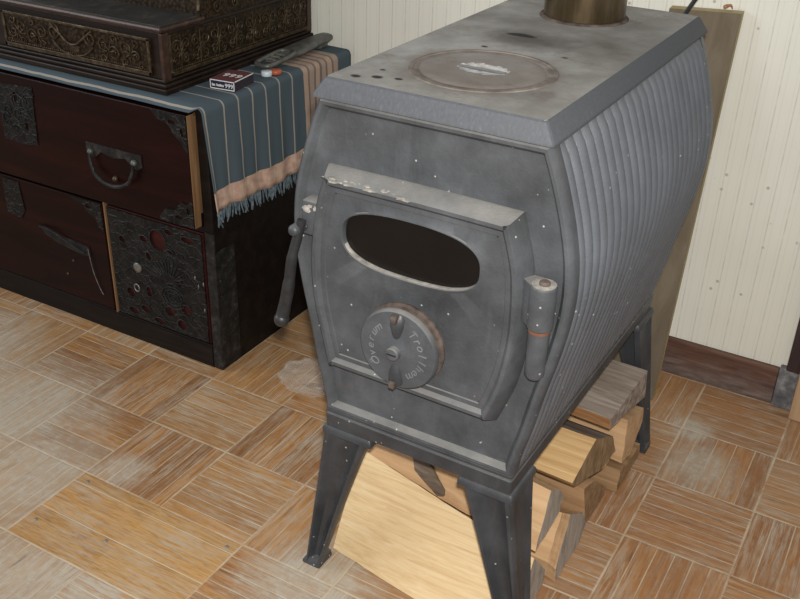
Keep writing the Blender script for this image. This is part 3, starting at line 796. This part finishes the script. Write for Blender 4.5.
# top drawer, slid out a little
DF = .014
bm = BM(); box(bm, -.925, -.0245, DF, .0335, .311, .5275, .002)
bm.faces.ensure_lookup_table(); bmesh.ops.recalc_face_normals(bm, faces=bm.faces)
for f in bm.faces:
    if f.normal.x > .7: f.material_index = 1
bmesh.ops.recalc_face_normals(bm, faces=bm.faces)
drawer = obj('top_drawer', bm, ['lacquer', 'bare'], chest)
bm = BM(); box(bm, -.90, -.05, .036, .44, .320, .334); box(bm, -.90, -.888, .036, .44, .334, .51); box(bm, -.062, -.05, .036, .44, .334, .51)
obj('drawer_box', bm, 'bare', drawer)
def fplate(name, outer, holes, y, th, parent, mat='fit_eng'):
    bm = BM(); plate2d(bm, [Vector(p) for p in outer], holes, lambda u, v, w: Vector((u, y - w, v)), th); return obj(name, bm, mat, parent)
fplate('corner_plate', [(-.026, .526), (-.105, .526), (-.092, .512), (-.066, .505), (-.056, .488), (-.040, .478), (-.032, .462), (-.026, .458)], [ell(-.058, .511, .008, .004), ell(-.037, .495, .004, .008)], DF, .002, drawer)
fplate('corner_plate', [(-.026, .312), (-.026, .368), (-.040, .357), (-.052, .360), (-.070, .340), (-.092, .338), (-.106, .322), (-.108, .312)], [ell(-.060, .328, .009, .004), ell(-.037, .345, .004, .007)], DF, .002, drawer)
lp_ = fplate('lock_plate', [(-.505, .505), (-.405, .512), (-.412, .395), (-.450, .388), (-.505, .392)], [ell(-.455, .485, .006, .010), ell(-.435, .430, .005, .008)], DF, .002, drawer)
bm = BM()
for q in range(9):
    cx_, cz_ = -.455 + random.uniform(-.035, .035), .45 + random.uniform(-.045, .045); sp_ = random.choice((-1, 1))
    tube(bm, [(cx_ + (.004 + .0022 * k_) * math.cos(sp_ * k_ * .7), DF - .0028, cz_ + (.004 + .0022 * k_) * math.sin(sp_ * k_ * .7)) for k_ in range(9)], .0011, 5)
obj('engraving', bm, 'fit', lp_)
hp = fplate('handle_plate', [(-.278, .431), (-.140, .431), (-.140, .4075), (-.150, .400), (-.163, .404), (-.180, .417), (-.210, .411), (-.240, .417), (-.255, .405), (-.268, .402), (-.278, .4095)], [], DF, .0022, drawer, 'fit')
bm = BM(); bl = []
for k_ in range(25):
    a = PI * k_ / 24; bl.append((-.2105 - .0545 * math.cos(a) * (1.06 if .2 < k_ / 24 < .8 else 1), DF - .008 - .006 * math.sin(a), .4135 - .054 * math.sin(a) ** .85))
tube(bm, bl, [.0028 + .0016 * math.sin(PI * k_ / 24) for k_ in range(25)], 10); obj('bail_handle', bm, 'fit', drawer, 60)
for px_ in (-.265, -.156):
    bm = BM(); bmesh.ops.create_uvsphere(bm, u_segments=14, v_segments=8, radius=.0062, matrix=Matrix.Translation((px_, DF - .005, .4145)))
    obj('handle_post', bm, 'tool', drawer, 60)
bm = BM(); bmesh.ops.create_uvsphere(bm, u_segments=14, v_segments=8, radius=.0062, matrix=Matrix.Translation((-.211, DF - .002, .3695))); obj('stud', bm, 'brass', drawer, 60)
# lower left door
LF = .031
bm = BM(); box(bm, -.925, -.279, LF, CF + .016, .055, .2955, .002); ldoor = obj('sliding_door', bm, 'lacquer', chest)
lp2 = [(-.470, .201), (-.455, .2035), (-.430, .2005), (-.395, .192), (-.355, .1905), (-.330, .188), (-.327, .168), (-.345, .165), (-.385, .169), (-.425, .176), (-.452, .186)]
fplate('latch_plate', lp2, [], LF, .0022, ldoor, 'fit')
bm = BM(); tube(bm, spline([(-.468, LF - .003, .200), (-.450, LF - .006, .2025), (-.425, LF - .007, .2), (-.395, LF - .006, .190), (-.365, LF - .005, .178), (-.340, LF - .004, .172)], 6), .0017, 8); obj('latch_bar', bm, 'fit', ldoor, 60)
bm = BM(); tube(bm, spline([(-.331, LF - .003, .184), (-.328, LF - .004, .165), (-.322, LF - .004, .130), (-.312, LF - .003, .10), (-.305, LF - .002, .085)], 6), .0009, 6); obj('pull_wire', bm, 'silver', ldoor, 60)
for px_, pz_ in ((-.382, .142), (-.405, .105)):
    bm = BM(); bmesh.ops.create_uvsphere(bm, u_segments=10, v_segments=6, radius=.0035, matrix=Matrix.Translation((px_, LF, pz_)))
    obj('nail_head', bm, 'brass', ldoor, 60)
fplate('corner_plate', [(-.281, .294), (-.365, .294), (-.352, .286), (-.33, .284), (-.318, .268), (-.300, .262), (-.290, .240), (-.281, .235)], [ell(-.315, .282, .008, .004)], LF, .002, ldoor)
fplate('edge_plate', [(-.540, .290), (-.512, .288), (-.506, .225), (-.520, .205), (-.560, .21), (-.56, .29)], [], LF, .002, ldoor)
# right small door with pierced iron plate
M['lacquer_red'] = wood('bright_red_lacquer', (.018, .0035, .003), (.034, .006, .005), (.055, .011, .008), 0, 10, 30, .4, .1, .2)
bm = BM(); box(bm, -.269, -.0245, LF + .002, CF + .016, .055, .2955, .002); sdoor = obj('small_door', bm, 'lacquer_red', chest, label='small door covered by a pierced iron plate')
cut = [(-.1372, .2532, .0197, .0219), (-.1735, .2479, .0096, .0071), (-.0606, .2734, .0159, .0068), (-.108, .2367, .0072, .0044), (-.1653, .2133, .0064, .009), (-.1734, .1305, .0071, .0118), (-.0936, .172, .0078, .0073), (-.2213, .0742, .0125, .0078), (-.1871, .0872, .0134, .0078), (-.1222, .1003, .0118, .0114), (-.0793, .1159, .0131, .0112), (-.1523, .0700, .0132, .0067), (-.0934, .0794, .0117, .0105), (-.2236, .1156, .0101, .0106), (-.2304, .2329, .0088, .0073), (-.1065, .2794, .0102, .006)]
ip = fplate('pierced_iron_plate', [(-.265, .058), (-.028, .058), (-.028, .2925), (-.265, .2925)], [ell(a, b, c_, d_, 20) for a, b, c_, d_ in cut], LF + .002, .0035, sdoor, 'fit_eng')
bm = BM()
for a, b, c_, d_ in cut:   # raised rims round the openings
    pts = [(p.x, LF - .0022, p.y) for p in ell(a, b, c_ * 1.06, d_ * 1.06, 20)]; tube(bm, pts[:16], .0011, 5)
for k_ in range(14):       # fan of rays and the boss below it
    a = math.radians(15 + k_ * 11.5); tube(bm, spline([(-.118 + r_ * math.cos(a + .25 * r_ * 20 * (r_ - .02) * 10 * 0), LF - .002, .165 + r_ * math.sin(a)) for r_ in (.022, .036, .052)], 3), [.0013] * 6 + [.0008], 5)
for r_ in (.012, .022, .030):
    tube(bm, [(-.110 + r_ * math.cos(2 * PI * i / 24), LF - .002, .135 + r_ * .8 * math.sin(2 * PI * i / 24)) for i in range(23)], .0013, 5)
for q in range(22):
    cx_, cz_ = -.147 + random.uniform(-.105, .105), .175 + random.uniform(-.1, .1); sp_ = random.choice((-1, 1)); a0 = random.uniform(0, 6)
    tube(bm, [(cx_ + (.003 + .0018 * k_) * math.cos(a0 + sp_ * k_ * .6), LF - .0019, cz_ + (.003 + .0018 * k_) * math.sin(a0 + sp_ * k_ * .6)) for k_ in range(8)], .0009, 5)
obj('relief_scrolls', bm, 'fit', ip, 60)
bm = BM(); lathe(bm, [(.0105, LF), (.0105, LF - .004), (.007, LF - .0065), (.0005, LF - .007)], (-.197, 0, .179), 'y', 20); obj('lock_boss', bm, 'silver', ip, 50)
bm = BM(); tube(bm, [(-.205 + .0065 * math.cos(2 * PI * i / 20), LF - .003, .131 + .008 * math.sin(2 * PI * i / 20)) for i in range(20)], .0016, 8); obj('pull_ring', bm, 'silver', ip, 60)
for px_, pz_ in ((-.050, .196), (-.043, .180), (-.030, .188), (-.032, .130)):
    bm = BM(); bmesh.ops.create_icosphere(bm, subdivisions=1, radius=.0035, matrix=Matrix.Translation((px_, LF - .0015, pz_)) @ Matrix.Diagonal((.6, .4, 1.5, 1)))
    obj('worn_stud', bm, 'silver', ip, 50)
# iron straps on the corners of the carcass
bm = BM(); box(bm, -.020, .0018, CF - .0022, CF + .001, .004, .30, .0005); box(bm, 0, .0018, CF, CF + .055, .004, .262, .0005)
obj('corner_strap', bm, 'fit', chest)
for q in range(7):
    bm = BM(); bmesh.ops.create_uvsphere(bm, u_segments=8, v_segments=6, radius=.0026, matrix=Matrix.Translation((.0018, CF + random.choice((.008, .045)), .03 + q * .034)))
    obj('strap_nail', bm, 'fit', chest, 50)
bm = BM(); box(bm, -.36, -.0225, CF - .003, CF, .005, .048, .0006); obj('plinth_strap', bm, 'lacquer_dark', chest)

# ------------------------------------------------------------------ runner cloth
bm = BM(); uvl = bm.loops.layers.uv.new('UVMap')
TOPZ = CH + .0012
path = [(-.93 + .93 * i / 46, TOPZ) for i in range(46)]          # along x on the top
R_ = .011
for k_ in range(1, 9):
    a = PI / 2 * k_ / 8; path.append((-.003 + R_ * math.sin(a), TOPZ - R_ + R_ * math.cos(a)))
zend, zband = .3440, .3850
zz = TOPZ - R_
while zz > zband + .006: zz -= .007; path.append((.008, zz))
path.append((.008, zband)); path.append((.008, zband - .0005)); 
for k_ in range(1, 5): path.append((.008, zband - (zband - zend) * k_ / 4))
ys = [.017, .020, .024, .029, .034] + [.034 + (.490 - .034) * i / 60 for i in range(1, 61)]
g_ = []
for (px_, pz_) in path:
    row = []
    for y in ys:
        X, Y, Z = px_, y, pz_
        if px_ < .004 and pz_ > TOPZ - .006:         # the front edge droops over the drawer
            t = max(0., (.036 - y) / .019); Z -= .011 * t ** 1.6 * min(1., (.0 - px_) / .02 if px_ < 0 else 0)
        hang = max(0., (TOPZ - R_ - pz_) / .2)
        X += hang * (.003 * math.sin(y * 62 + 1) + .0022 * math.sin(y * 140)) + .004 * hang
        Y += hang * (.014 * max(0., (.09 - y) / .07))
        Z += hang * .004 * math.sin(y * 21)
        Z += .0012 * noise.noise(Vector((px_ * 9, y * 9, 0))) * (1 if pz_ >= TOPZ - .001 else 0) + .0006
        row.append(bm.verts.new((X, Y, Z)))
    g_.append(row)
for i in range(len(path) - 1):
    inband = path[i][1] <= zband - .0004
    for j in range(len(ys) - 1):
        f = bm.faces.new((g_[i][j], g_[i + 1][j], g_[i + 1][j + 1], g_[i][j + 1]))
        for l_, (a, b) in zip(f.loops, ((i, j), (i + 1, j), (i + 1, j + 1), (i, j + 1))):
            d = (path[a][0] + 1.) if path[a][1] >= TOPZ - .0001 else 1. + (TOPZ - path[a][1])
            l_[uvl].uv = ((d if inband else d - 3.), ys[b])
bot = list(g_[-1])
edge_pts = [v.co.copy() for v in bot]
runner = obj('table_runner', bm, 'cloth', None, 60)
md = runner.modifiers.new('thickness', 'SOLIDIFY'); md.thickness = .0016; md.offset = 1
tag(runner, 'blue cotton runner with pale stripes and a peach end band, draped over the chest', 'cloth')
bm = BM()
for i in range(125):
    t = i / 124 * (len(edge_pts) - 1); a = edge_pts[min(int(t), len(edge_pts) - 2)]; b = edge_pts[min(int(t) + 1, len(edge_pts) - 1)]
    p = a.lerp(b, t - int(t)) + Vector((random.uniform(0, .003), 0, .001)); L_ = random.uniform(.018, .030); dx, dy = random.uniform(-.001, .004), random.uniform(-.006, .006)
    tube(bm, [p, p + Vector((dx * .5, dy * .3, -L_ * .4)), p + Vector((dx, dy, -L_ * .8)), p + Vector((dx * 1.2, dy * 1.4, -L_))], [.0012, .0016, .0015, .0008], 5)
obj('fringe', bm, 'yarn', runner, 60, kind='stuff')

# ------------------------------------------------------------------ embossed cash register
TZ = TOPZ + .003
RX0, RX1, RY0, RY1 = -.545, -.085, .036, .500
case = thing('cash_register', 'antique dark wood and embossed brass cash register case on top of the chest', 'cash register', (0, 0, 0))
bm = BM()
for x1, y0, z0, z1 in ((RX1, RY0, TZ, TZ + .010), (RX1 - .005, RY0 + .005, TZ + .010, TZ + .017), (RX1 - .010, RY0 + .010, TZ + .017, TZ + .023)):
    box(bm, RX0 - (x1 - RX1), x1, y0, RY1, z0, z1, .002)
obj('plinth', bm, 'reg_wood', case)
Z0 = TZ + .023; ZS = .652; SXR = RX1 - .012; FY = .048
bm = BM(); box(bm, RX0 + .012, SXR, FY, .494, Z0, ZS, .002); lower = obj('lower_case', bm, 'reg_wood', case)
bm = BM(); box(bm, RX0 + .006, SXR + .006, FY - .006, .16, ZS, ZS + .010, .004, 1); box(bm, RX0 + .012, SXR, FY, .16, ZS + .0095, ZS + .0115, .0008, 0)
obj('shelf', bm, ['shelf', 'reg_red'], case, label='dark marbled shelf with worn reddish rim')
# stepped upper case with a swept shoulder
prof = [(.150, ZS + .0005), (.150, .672), (.154, .70), (.166, .73), (.185, .765), (.205, .81), (.215, .86), (.235, .90), (.29, .925), (.494, .925), (.494, ZS + .0005)]
sp = [Vector((p.y, p.z)) for p in spline([(0, a, b) for a, b in prof[1:9]], 5)]
pp = [Vector(prof[0])] + sp + [Vector(p) for p in prof[9:]]
bm = BM(); loft(bm, [[Vector((x, p.x, p.y)) for p in pp] for x in (RX0 + .012, SXR)]); upper = obj('upper_case', bm, 'brass_dark', case, 40)
bm = BM(); tube(bm, [Vector((SXR - .001, p.x - .001, p.y)) for p in sp], .0035, 8); obj('edge_moulding', bm, 'brass', upper, 60)
bm = BM(); tube(bm, [Vector((RX0 + .013, p.x - .001, p.y)) for p in sp], .0035, 8); obj('edge_moulding', bm, 'brass', upper, 60)
# ornament helpers: relief on a plane given by place(u,v,h)
def scroll(bm, place, u, v, r, turns, dirn, a0, th=.0016):
    pts = []; n_ = int(14 * turns)
    for k_ in range(n_ + 1):
        t = k_ / n_; rr_ = r * (1 - .82 * t); a = a0 + dirn * 2 * PI * turns * t
        pts.append(place(u + rr_ * math.cos(a), v + rr_ * math.sin(a), .0005))
    tube(bm, pts, [th * (1 - .5 * k_ / n_) for k_ in range(n_ + 1)], 6)
def leafs(bm, place, u, v, n_, r0, r1, a0, a1, th=.0018):
    for k_ in range(n_):
        a = a0 + (a1 - a0) * k_ / max(1, n_ - 1)
        pts = [place(u + (r0 + (r1 - r0) * t) * math.cos(a + .25 * t), v + (r0 + (r1 - r0) * t) * math.sin(a + .25 * t), .0006) for t in (0, .33, .66, 1)]
        tube(bm, pts, [th * .6, th, th * .8, th * .3], 6)
def beads(bm, place, u0, v0, u1, v1, step=.0052, r=.0017):
    L_ = math.hypot(u1 - u0, v1 - v0); k_ = int(L_ / step)
    for i in range(k_):
        t = (i + .5) / k_; c_ = place(u0 + (u1 - u0) * t, v0 + (v1 - v0) * t, .0002)
        bmesh.ops.create_icosphere(bm, subdivisions=1, radius=r, matrix=Matrix.Translation(c_))
# front till drawer
U0, U1, V0, V1 = -.492, -.122, Z0 + .004, .640
bm = BM(); box(bm, U0, U1, FY - .004, FY + .001, V0, V1, .001); till = obj('till_drawer', bm, 'brass_dark', case)
bm = BM()
for a, b, c_, d_ in ((U0, U1, V0, V0 + .008), (U0, U1, V1 - .005, V1), (U0, U0 + .006, V0, V1), (U1 - .006, U1, V0, V1)): box(bm, a, b, FY - .0065, FY - .004, c_, d_, .001)
pf = lambda u, v, h: Vector((u, FY - .0045 - h, v))
beads(bm, pf, U0 + .008, V0 + .011, U1 - .008, V0 + .011)
obj('frame_moulding', bm, 'brass', till)
bm = BM(); mc = (U0 + U1) / 2 - .004; mz = (V0 + V1) / 2
for s in (-1, 1):
    a0 = 0 if s > 0 else PI
    scroll(bm, pf, mc + s * .046, mz + .012, .016, 1.6, s, PI / 2 * 1, .0024)
    tube(bm, spline([pf(mc + s * .052, mz + .026, 0), pf(mc + s * .030, mz + .010, .001), pf(mc + s * .014, mz - .002, .0015), pf(mc, mz - .006, .002)], 5), .0026, 8)
    tube(bm, spline([pf(mc + s * .052, mz - .004, 0), pf(mc + s * .030, mz - .020, .001), pf(mc, mz - .027, .001)], 5), .0018, 8)
    for (du, dv, r_, tn, dr) in ((.078, .006, .013, 1.4, 1), (.078, -.018, .009, 1.2, -1), (.104, -.006, .014, 1.5, -1), (.104, .020, .008, 1.2, 1), (.130, .008, .014, 1.5, 1), (.130, -.018, .009, 1.3, -1), (.155, -.004, .011, 1.4, -1), (.155, .019, .008, 1.2, 1), (.167, -.02, .007, 1.1, 1)):
        scroll(bm, pf, mc + s * du, mz + dv, r_, tn, s * dr, random.uniform(0, 6), .0016)
    leafs(bm, pf, mc + s * .090, mz - .004, 6, .004, .017, 0, 5.2, .0014)
    leafs(bm, pf, mc + s * .143, mz - .002, 7, .004, .016, 0, 5.2, .0014)
leafs(bm, pf, mc, mz - .003, 11, .004, .020, PI + .25, 2 * PI - .5, .0022)
obj('relief_ornament', bm, 'brass', till, 60)
# right side panel
ps_ = lambda u, v, h: Vector((SXR + .0025 + h, u, v))
bm = BM(); W0, W1, X0, X1 = FY + .014, .482, Z0 + .004, ZS - .006
box(bm, SXR - .001, SXR + .0025, W0, W1, X0, X1, .001); side = obj('side_panel', bm, 'brass_dark', case)
bm = BM()
box(bm, SXR, SXR + .0045, W0, W1, X0, X0 + .007, .001); box(bm, SXR, SXR + .0045, W0, W0 + .005, X0, X1, .001)
beads(bm, ps_, W0 + .006, X0 + .010, W1 - .004, X0 + .010); obj('frame_moulding', bm, 'brass', side)
bm = BM(); box(bm, SXR - .002, SXR + .005, W1, .496, Z0, .925, .001); obj('corner_post', bm, 'reg_red', side)
bm = BM(); box(bm, SXR - .004, SXR + .004, FY - .0035, W0 - .001, Z0, ZS - .001, .001)
obj('corner_post', bm, 'reg_red', side)
bm = BM(); vm = (X0 + X1) / 2 + .002
for q in range(8):
    uc = W0 + .03 + q * .052
    for (du, dv, r_, dr) in ((-.013, .012, .011, 1), (.013, .012, .011, -1), (-.013, -.014, .009, -1), (.013, -.014, .009, 1)): scroll(bm, ps_, uc + du, vm + dv, r_, 1.4, dr, random.uniform(0, 6), .0016)
    leafs(bm, ps_, uc, vm, 8, .003, .014, 0, 5.5, .0015)
    tube(bm, [ps_(uc, vm - .028, 0), ps_(uc, vm, .001), ps_(uc, vm + .03, 0)], [.001, .0018, .0009], 6)
pu = lambda u, v, h: Vector((SXR + .0005 + h, u, v))
for q in range(6):
    for r2 in range(4):
        uc, vc = .20 + q * .052, .685 + r2 * .055
        if uc < .17 + (vc - .66) * .35 + .02: continue
        for (du, dv, dr) in ((-.012, .01, 1), (.012, .01, -1), (0, -.015, 1)): scroll(bm, pu, uc + du, vc + dv, .011, 1.4, dr, random.uniform(0, 6), .0016)
obj('relief_ornament', bm, 'brass', side, 60)

# ------------------------------------------------------------------ small things on the runner
IZ = TOPZ + .0032
mb = thing('matchbox', 'small navy matchbox with white 999 lettering beside the register', 'matchbox', (-.030, .121, IZ), 0)
# placed by its near corner; local x along the label face
ang_ = math.atan2(.121 - .115, -.005 + .056); mb.rotation_euler = (0, 0, ang_); mb.location = (-.0545, .1165, IZ)
MW, MD_, MH = .052, .066, .0175
bm = BM(); box(bm, 0, MW, 0, MD_, 0, MH, .0006)
bmesh.ops.recalc_face_normals(bm, faces=bm.faces)
for f in bm.faces: f.material_index = 1 if f.normal.z > .8 else (2 if abs(f.normal.x) > .8 else 0)
sl = obj('sleeve', bm, ['navy', 'red', 'strike'], mb)
bm = BM()
for a, b, c_, d_ in ((.0006, MW - .0006, .0004, .0020), (.0006, MW - .0006, MH - .0020, MH - .0004), (.0006, .0021, .0004, MH - .0004), (MW - .0021, MW - .0006, .0004, MH - .0004)): box(bm, a, b, -.0003, .0002, c_, d_)
box(bm, MW - .0012, MW + .0002, .001, MD_ - .001, MH - .0012, MH + .0002)
obj('white_border', bm, 'white', sl)
bm = BM(); fm = Matrix(((1, 0, 0, MW - .0118), (0, 0, -1, -.0002), (0, 1, 0, .0045), (0, 0, 0, 1)))
text_bm(bm, '999', .0115, .0002, fm); obj('lettering', bm, 'white', sl)
bm = BM()
for q in range(9): box(bm, .0045 + q * .0026 + (.002 if q > 2 else 0), .0062 + q * .0026 + (.002 if q > 2 else 0), -.0003, .0001, .0055, .0092 if q % 3 else .0102)
obj('small_print', bm, 'white', sl)
bm = BM(); text_bm(bm, '999', .026, .0002, Matrix(((1, 0, 0, MW * .53), (0, 1, 0, MD_ * .38), (0, 0, 1, MH + .0001), (0, 0, 0, 1))))
obj('lettering', bm, 'white', sl)
cap = thing('bottle_cap', 'tiny white and red round cap in front of the grey metal tool', 'cap', (-.017, .236, IZ))
bm = BM(); lathe(bm, [(.0005, 0), (.0095, 0), (.0105, .0015), (.0105, .008), (.0095, .0092), (.0005, .0095)], (0, 0, 0), 'z', 24); obj('cap_body', bm, 'capwhite', cap, 50)
bm = BM(); lathe(bm, [(.0105, 0), (.0115, .001), (.0115, .0065), (.0105, .0075), (.0005, .0075)], (.006, .0205, 0), 'z', 24); obj('cap_ring', bm, 'capred', cap, 50)
# grey hand tool with an open loop at one end
tool = thing('hand_tool', 'long grey metal hand tool with an open loop end, lying along the register', 'tool', (-.046, .262, IZ), 0)
tool.rotation_euler = (0, 0, math.atan2(.500 - .262, -.050 + .046))
bm = BM()
lo = [(.0, .000), (.004, .016), (.018, .022), (.055, .021), (.085, .017), (.090, .0), (.085, -.015), (.055, -.017), (.018, -.015), (.004, -.011)]
pts = spline([(a, b, .0075 + .008 * a / .09) for a, b in lo], 5, True); tube(bm, pts + [pts[0]], .0050, 8)
loopo = obj('loop_frame', bm, 'tool', tool, 60)
for q in range(3):
    bm = BM(); tube(bm, [(.030 + q * .018, -.013, .010), (.033 + q * .018, .0, .013), (.036 + q * .018, .017, .011)], .0028, 8)
    obj('cross_bar', bm, 'tool_bright', loopo, 60)
bm = BM(); loops = []
for x, w, z0, z1, yc in ((.080, .018, .004, .016, .002), (.10, .024, .004, .018, .003), (.13, .025, .005, .019, .004), (.16, .022, .006, .021, .004), (.19, .020, .007, .023, .003), (.212, .019, .008, .024, .002), (.228, .016, .010, .024, .001), (.236, .008, .013, .021, .001)):
    zc = (z0 + z1) / 2; hz = (z1 - z0) / 2
    loops.append([Vector((x, yc + w * math.copysign(abs(math.cos(a)) ** .7, math.cos(a)), zc + hz * math.copysign(abs(math.sin(a)) ** .7, math.sin(a)))) for a in [2 * PI * k_ / 20 for k_ in range(20)]])
loft(bm, loops); obj('grip', bm, 'tool', tool, 60)
bm = BM(); box(bm, .185, .215, -.012, .012, 0, .010, .003); obj('heel', bm, 'tool', tool)

# ------------------------------------------------------------------ crumpled plastic on the floor
bm = BM(); bmesh.ops.create_icosphere(bm, subdivisions=4, radius=1.)
for v in bm.verts:
    p = v.co.copy(); h = noise.noise(p * 2.3) * .32 + abs(noise.noise(p * 5.1)) * .25
    r = 1 + h * .55
    v.co = Vector((p.x * .070 * r, p.y * .058 * r, .0005 + max(0., (p.z * .5 + .5)) * .022 * (1 + h)))
tag(obj('plastic_scrap', bm, 'plastic', None, 12), 'crumpled clear plastic scrap on the floor between chest and stove', 'plastic')
bpy.data.objects['plastic_scrap'].location = (.178, .095, 0)

# screws in the replaced boards of the floor
SC = [(.022, -.352), (.020, -.462), (.150, -.440), (.318, -.352)]
for i, (a, b) in enumerate(SC):
    bm = BM(); lathe(bm, [(.0034, 0), (.0034, .0006), (.0024, .0010), (.0005, .0011)], (0, 0, 0), 'z', 14)
    s_ = obj('screw_head', bm, 'tool_bright', None, 40); s_.location = (a, b, .0001)
    tag(s_, 'tiny grey screw head in the wide replaced floorboards at the lower left', 'screw', 'screw heads in the replaced boards')

# ------------------------------------------------------------------ light
W = bpy.data.worlds.new('room'); bpy.context.scene.world = W; W.use_nodes = True
bg = W.node_tree.nodes['Background']; bg.inputs[0].default_value = (.93, .96, 1.0, 1); bg.inputs[1].default_value = .40
def area(name, loc, target, size, power, col=(1, 1, 1), sy=None):
    l = bpy.data.lights.new(name, 'AREA'); l.energy = power; l.size = size; l.color = col
    if sy: l.shape = 'RECTANGLE'; l.size_y = sy
    o = bpy.data.objects.new(name, l); COL.objects.link(o); o.location = loc
    o.rotation_euler = (Vector(target) - Vector(loc)).to_track_quat('-Z', 'Y').to_euler(); return o
area('window_daylight', (-2.0, -1.4, 1.75), (.2, -.1, .2), 1.1, 26, (.90, .95, 1.0), 1.3)

# ------------------------------------------------------------------ camera
cam = bpy.data.cameras.new('camera'); co = bpy.data.objects.new('camera', cam); COL.objects.link(co)
cam.sensor_width = 36; cam.sensor_fit = 'HORIZONTAL'; cam.lens = 977.144 * 36 / 800; cam.clip_start = .02
co.location = (1.09376, -1.21842, 1.08381); co.rotation_euler = [math.radians(a) for a in (60.7897, -1.5263, 29.9218)]
sc = bpy.context.scene; sc.camera = co
fl_ = bpy.data.lights.new('camera_flash', 'SPOT'); fl_.energy = 84; fl_.spot_size = math.radians(75); fl_.spot_blend = .6; fl_.shadow_soft_size = .016; fl_.color = (1, .97, .92)
fo = bpy.data.objects.new('camera_flash', fl_); COL.objects.link(fo)
fo.location = co.location + Vector((.01, 0, .055)); fo.rotation_euler = co.rotation_euler
sc.view_settings.view_transform = 'Standard'; sc.view_settings.look = 'None'; sc.view_settings.exposure = 0.; sc.view_settings.gamma = 1.
sc.view_settings.use_curve_mapping = False
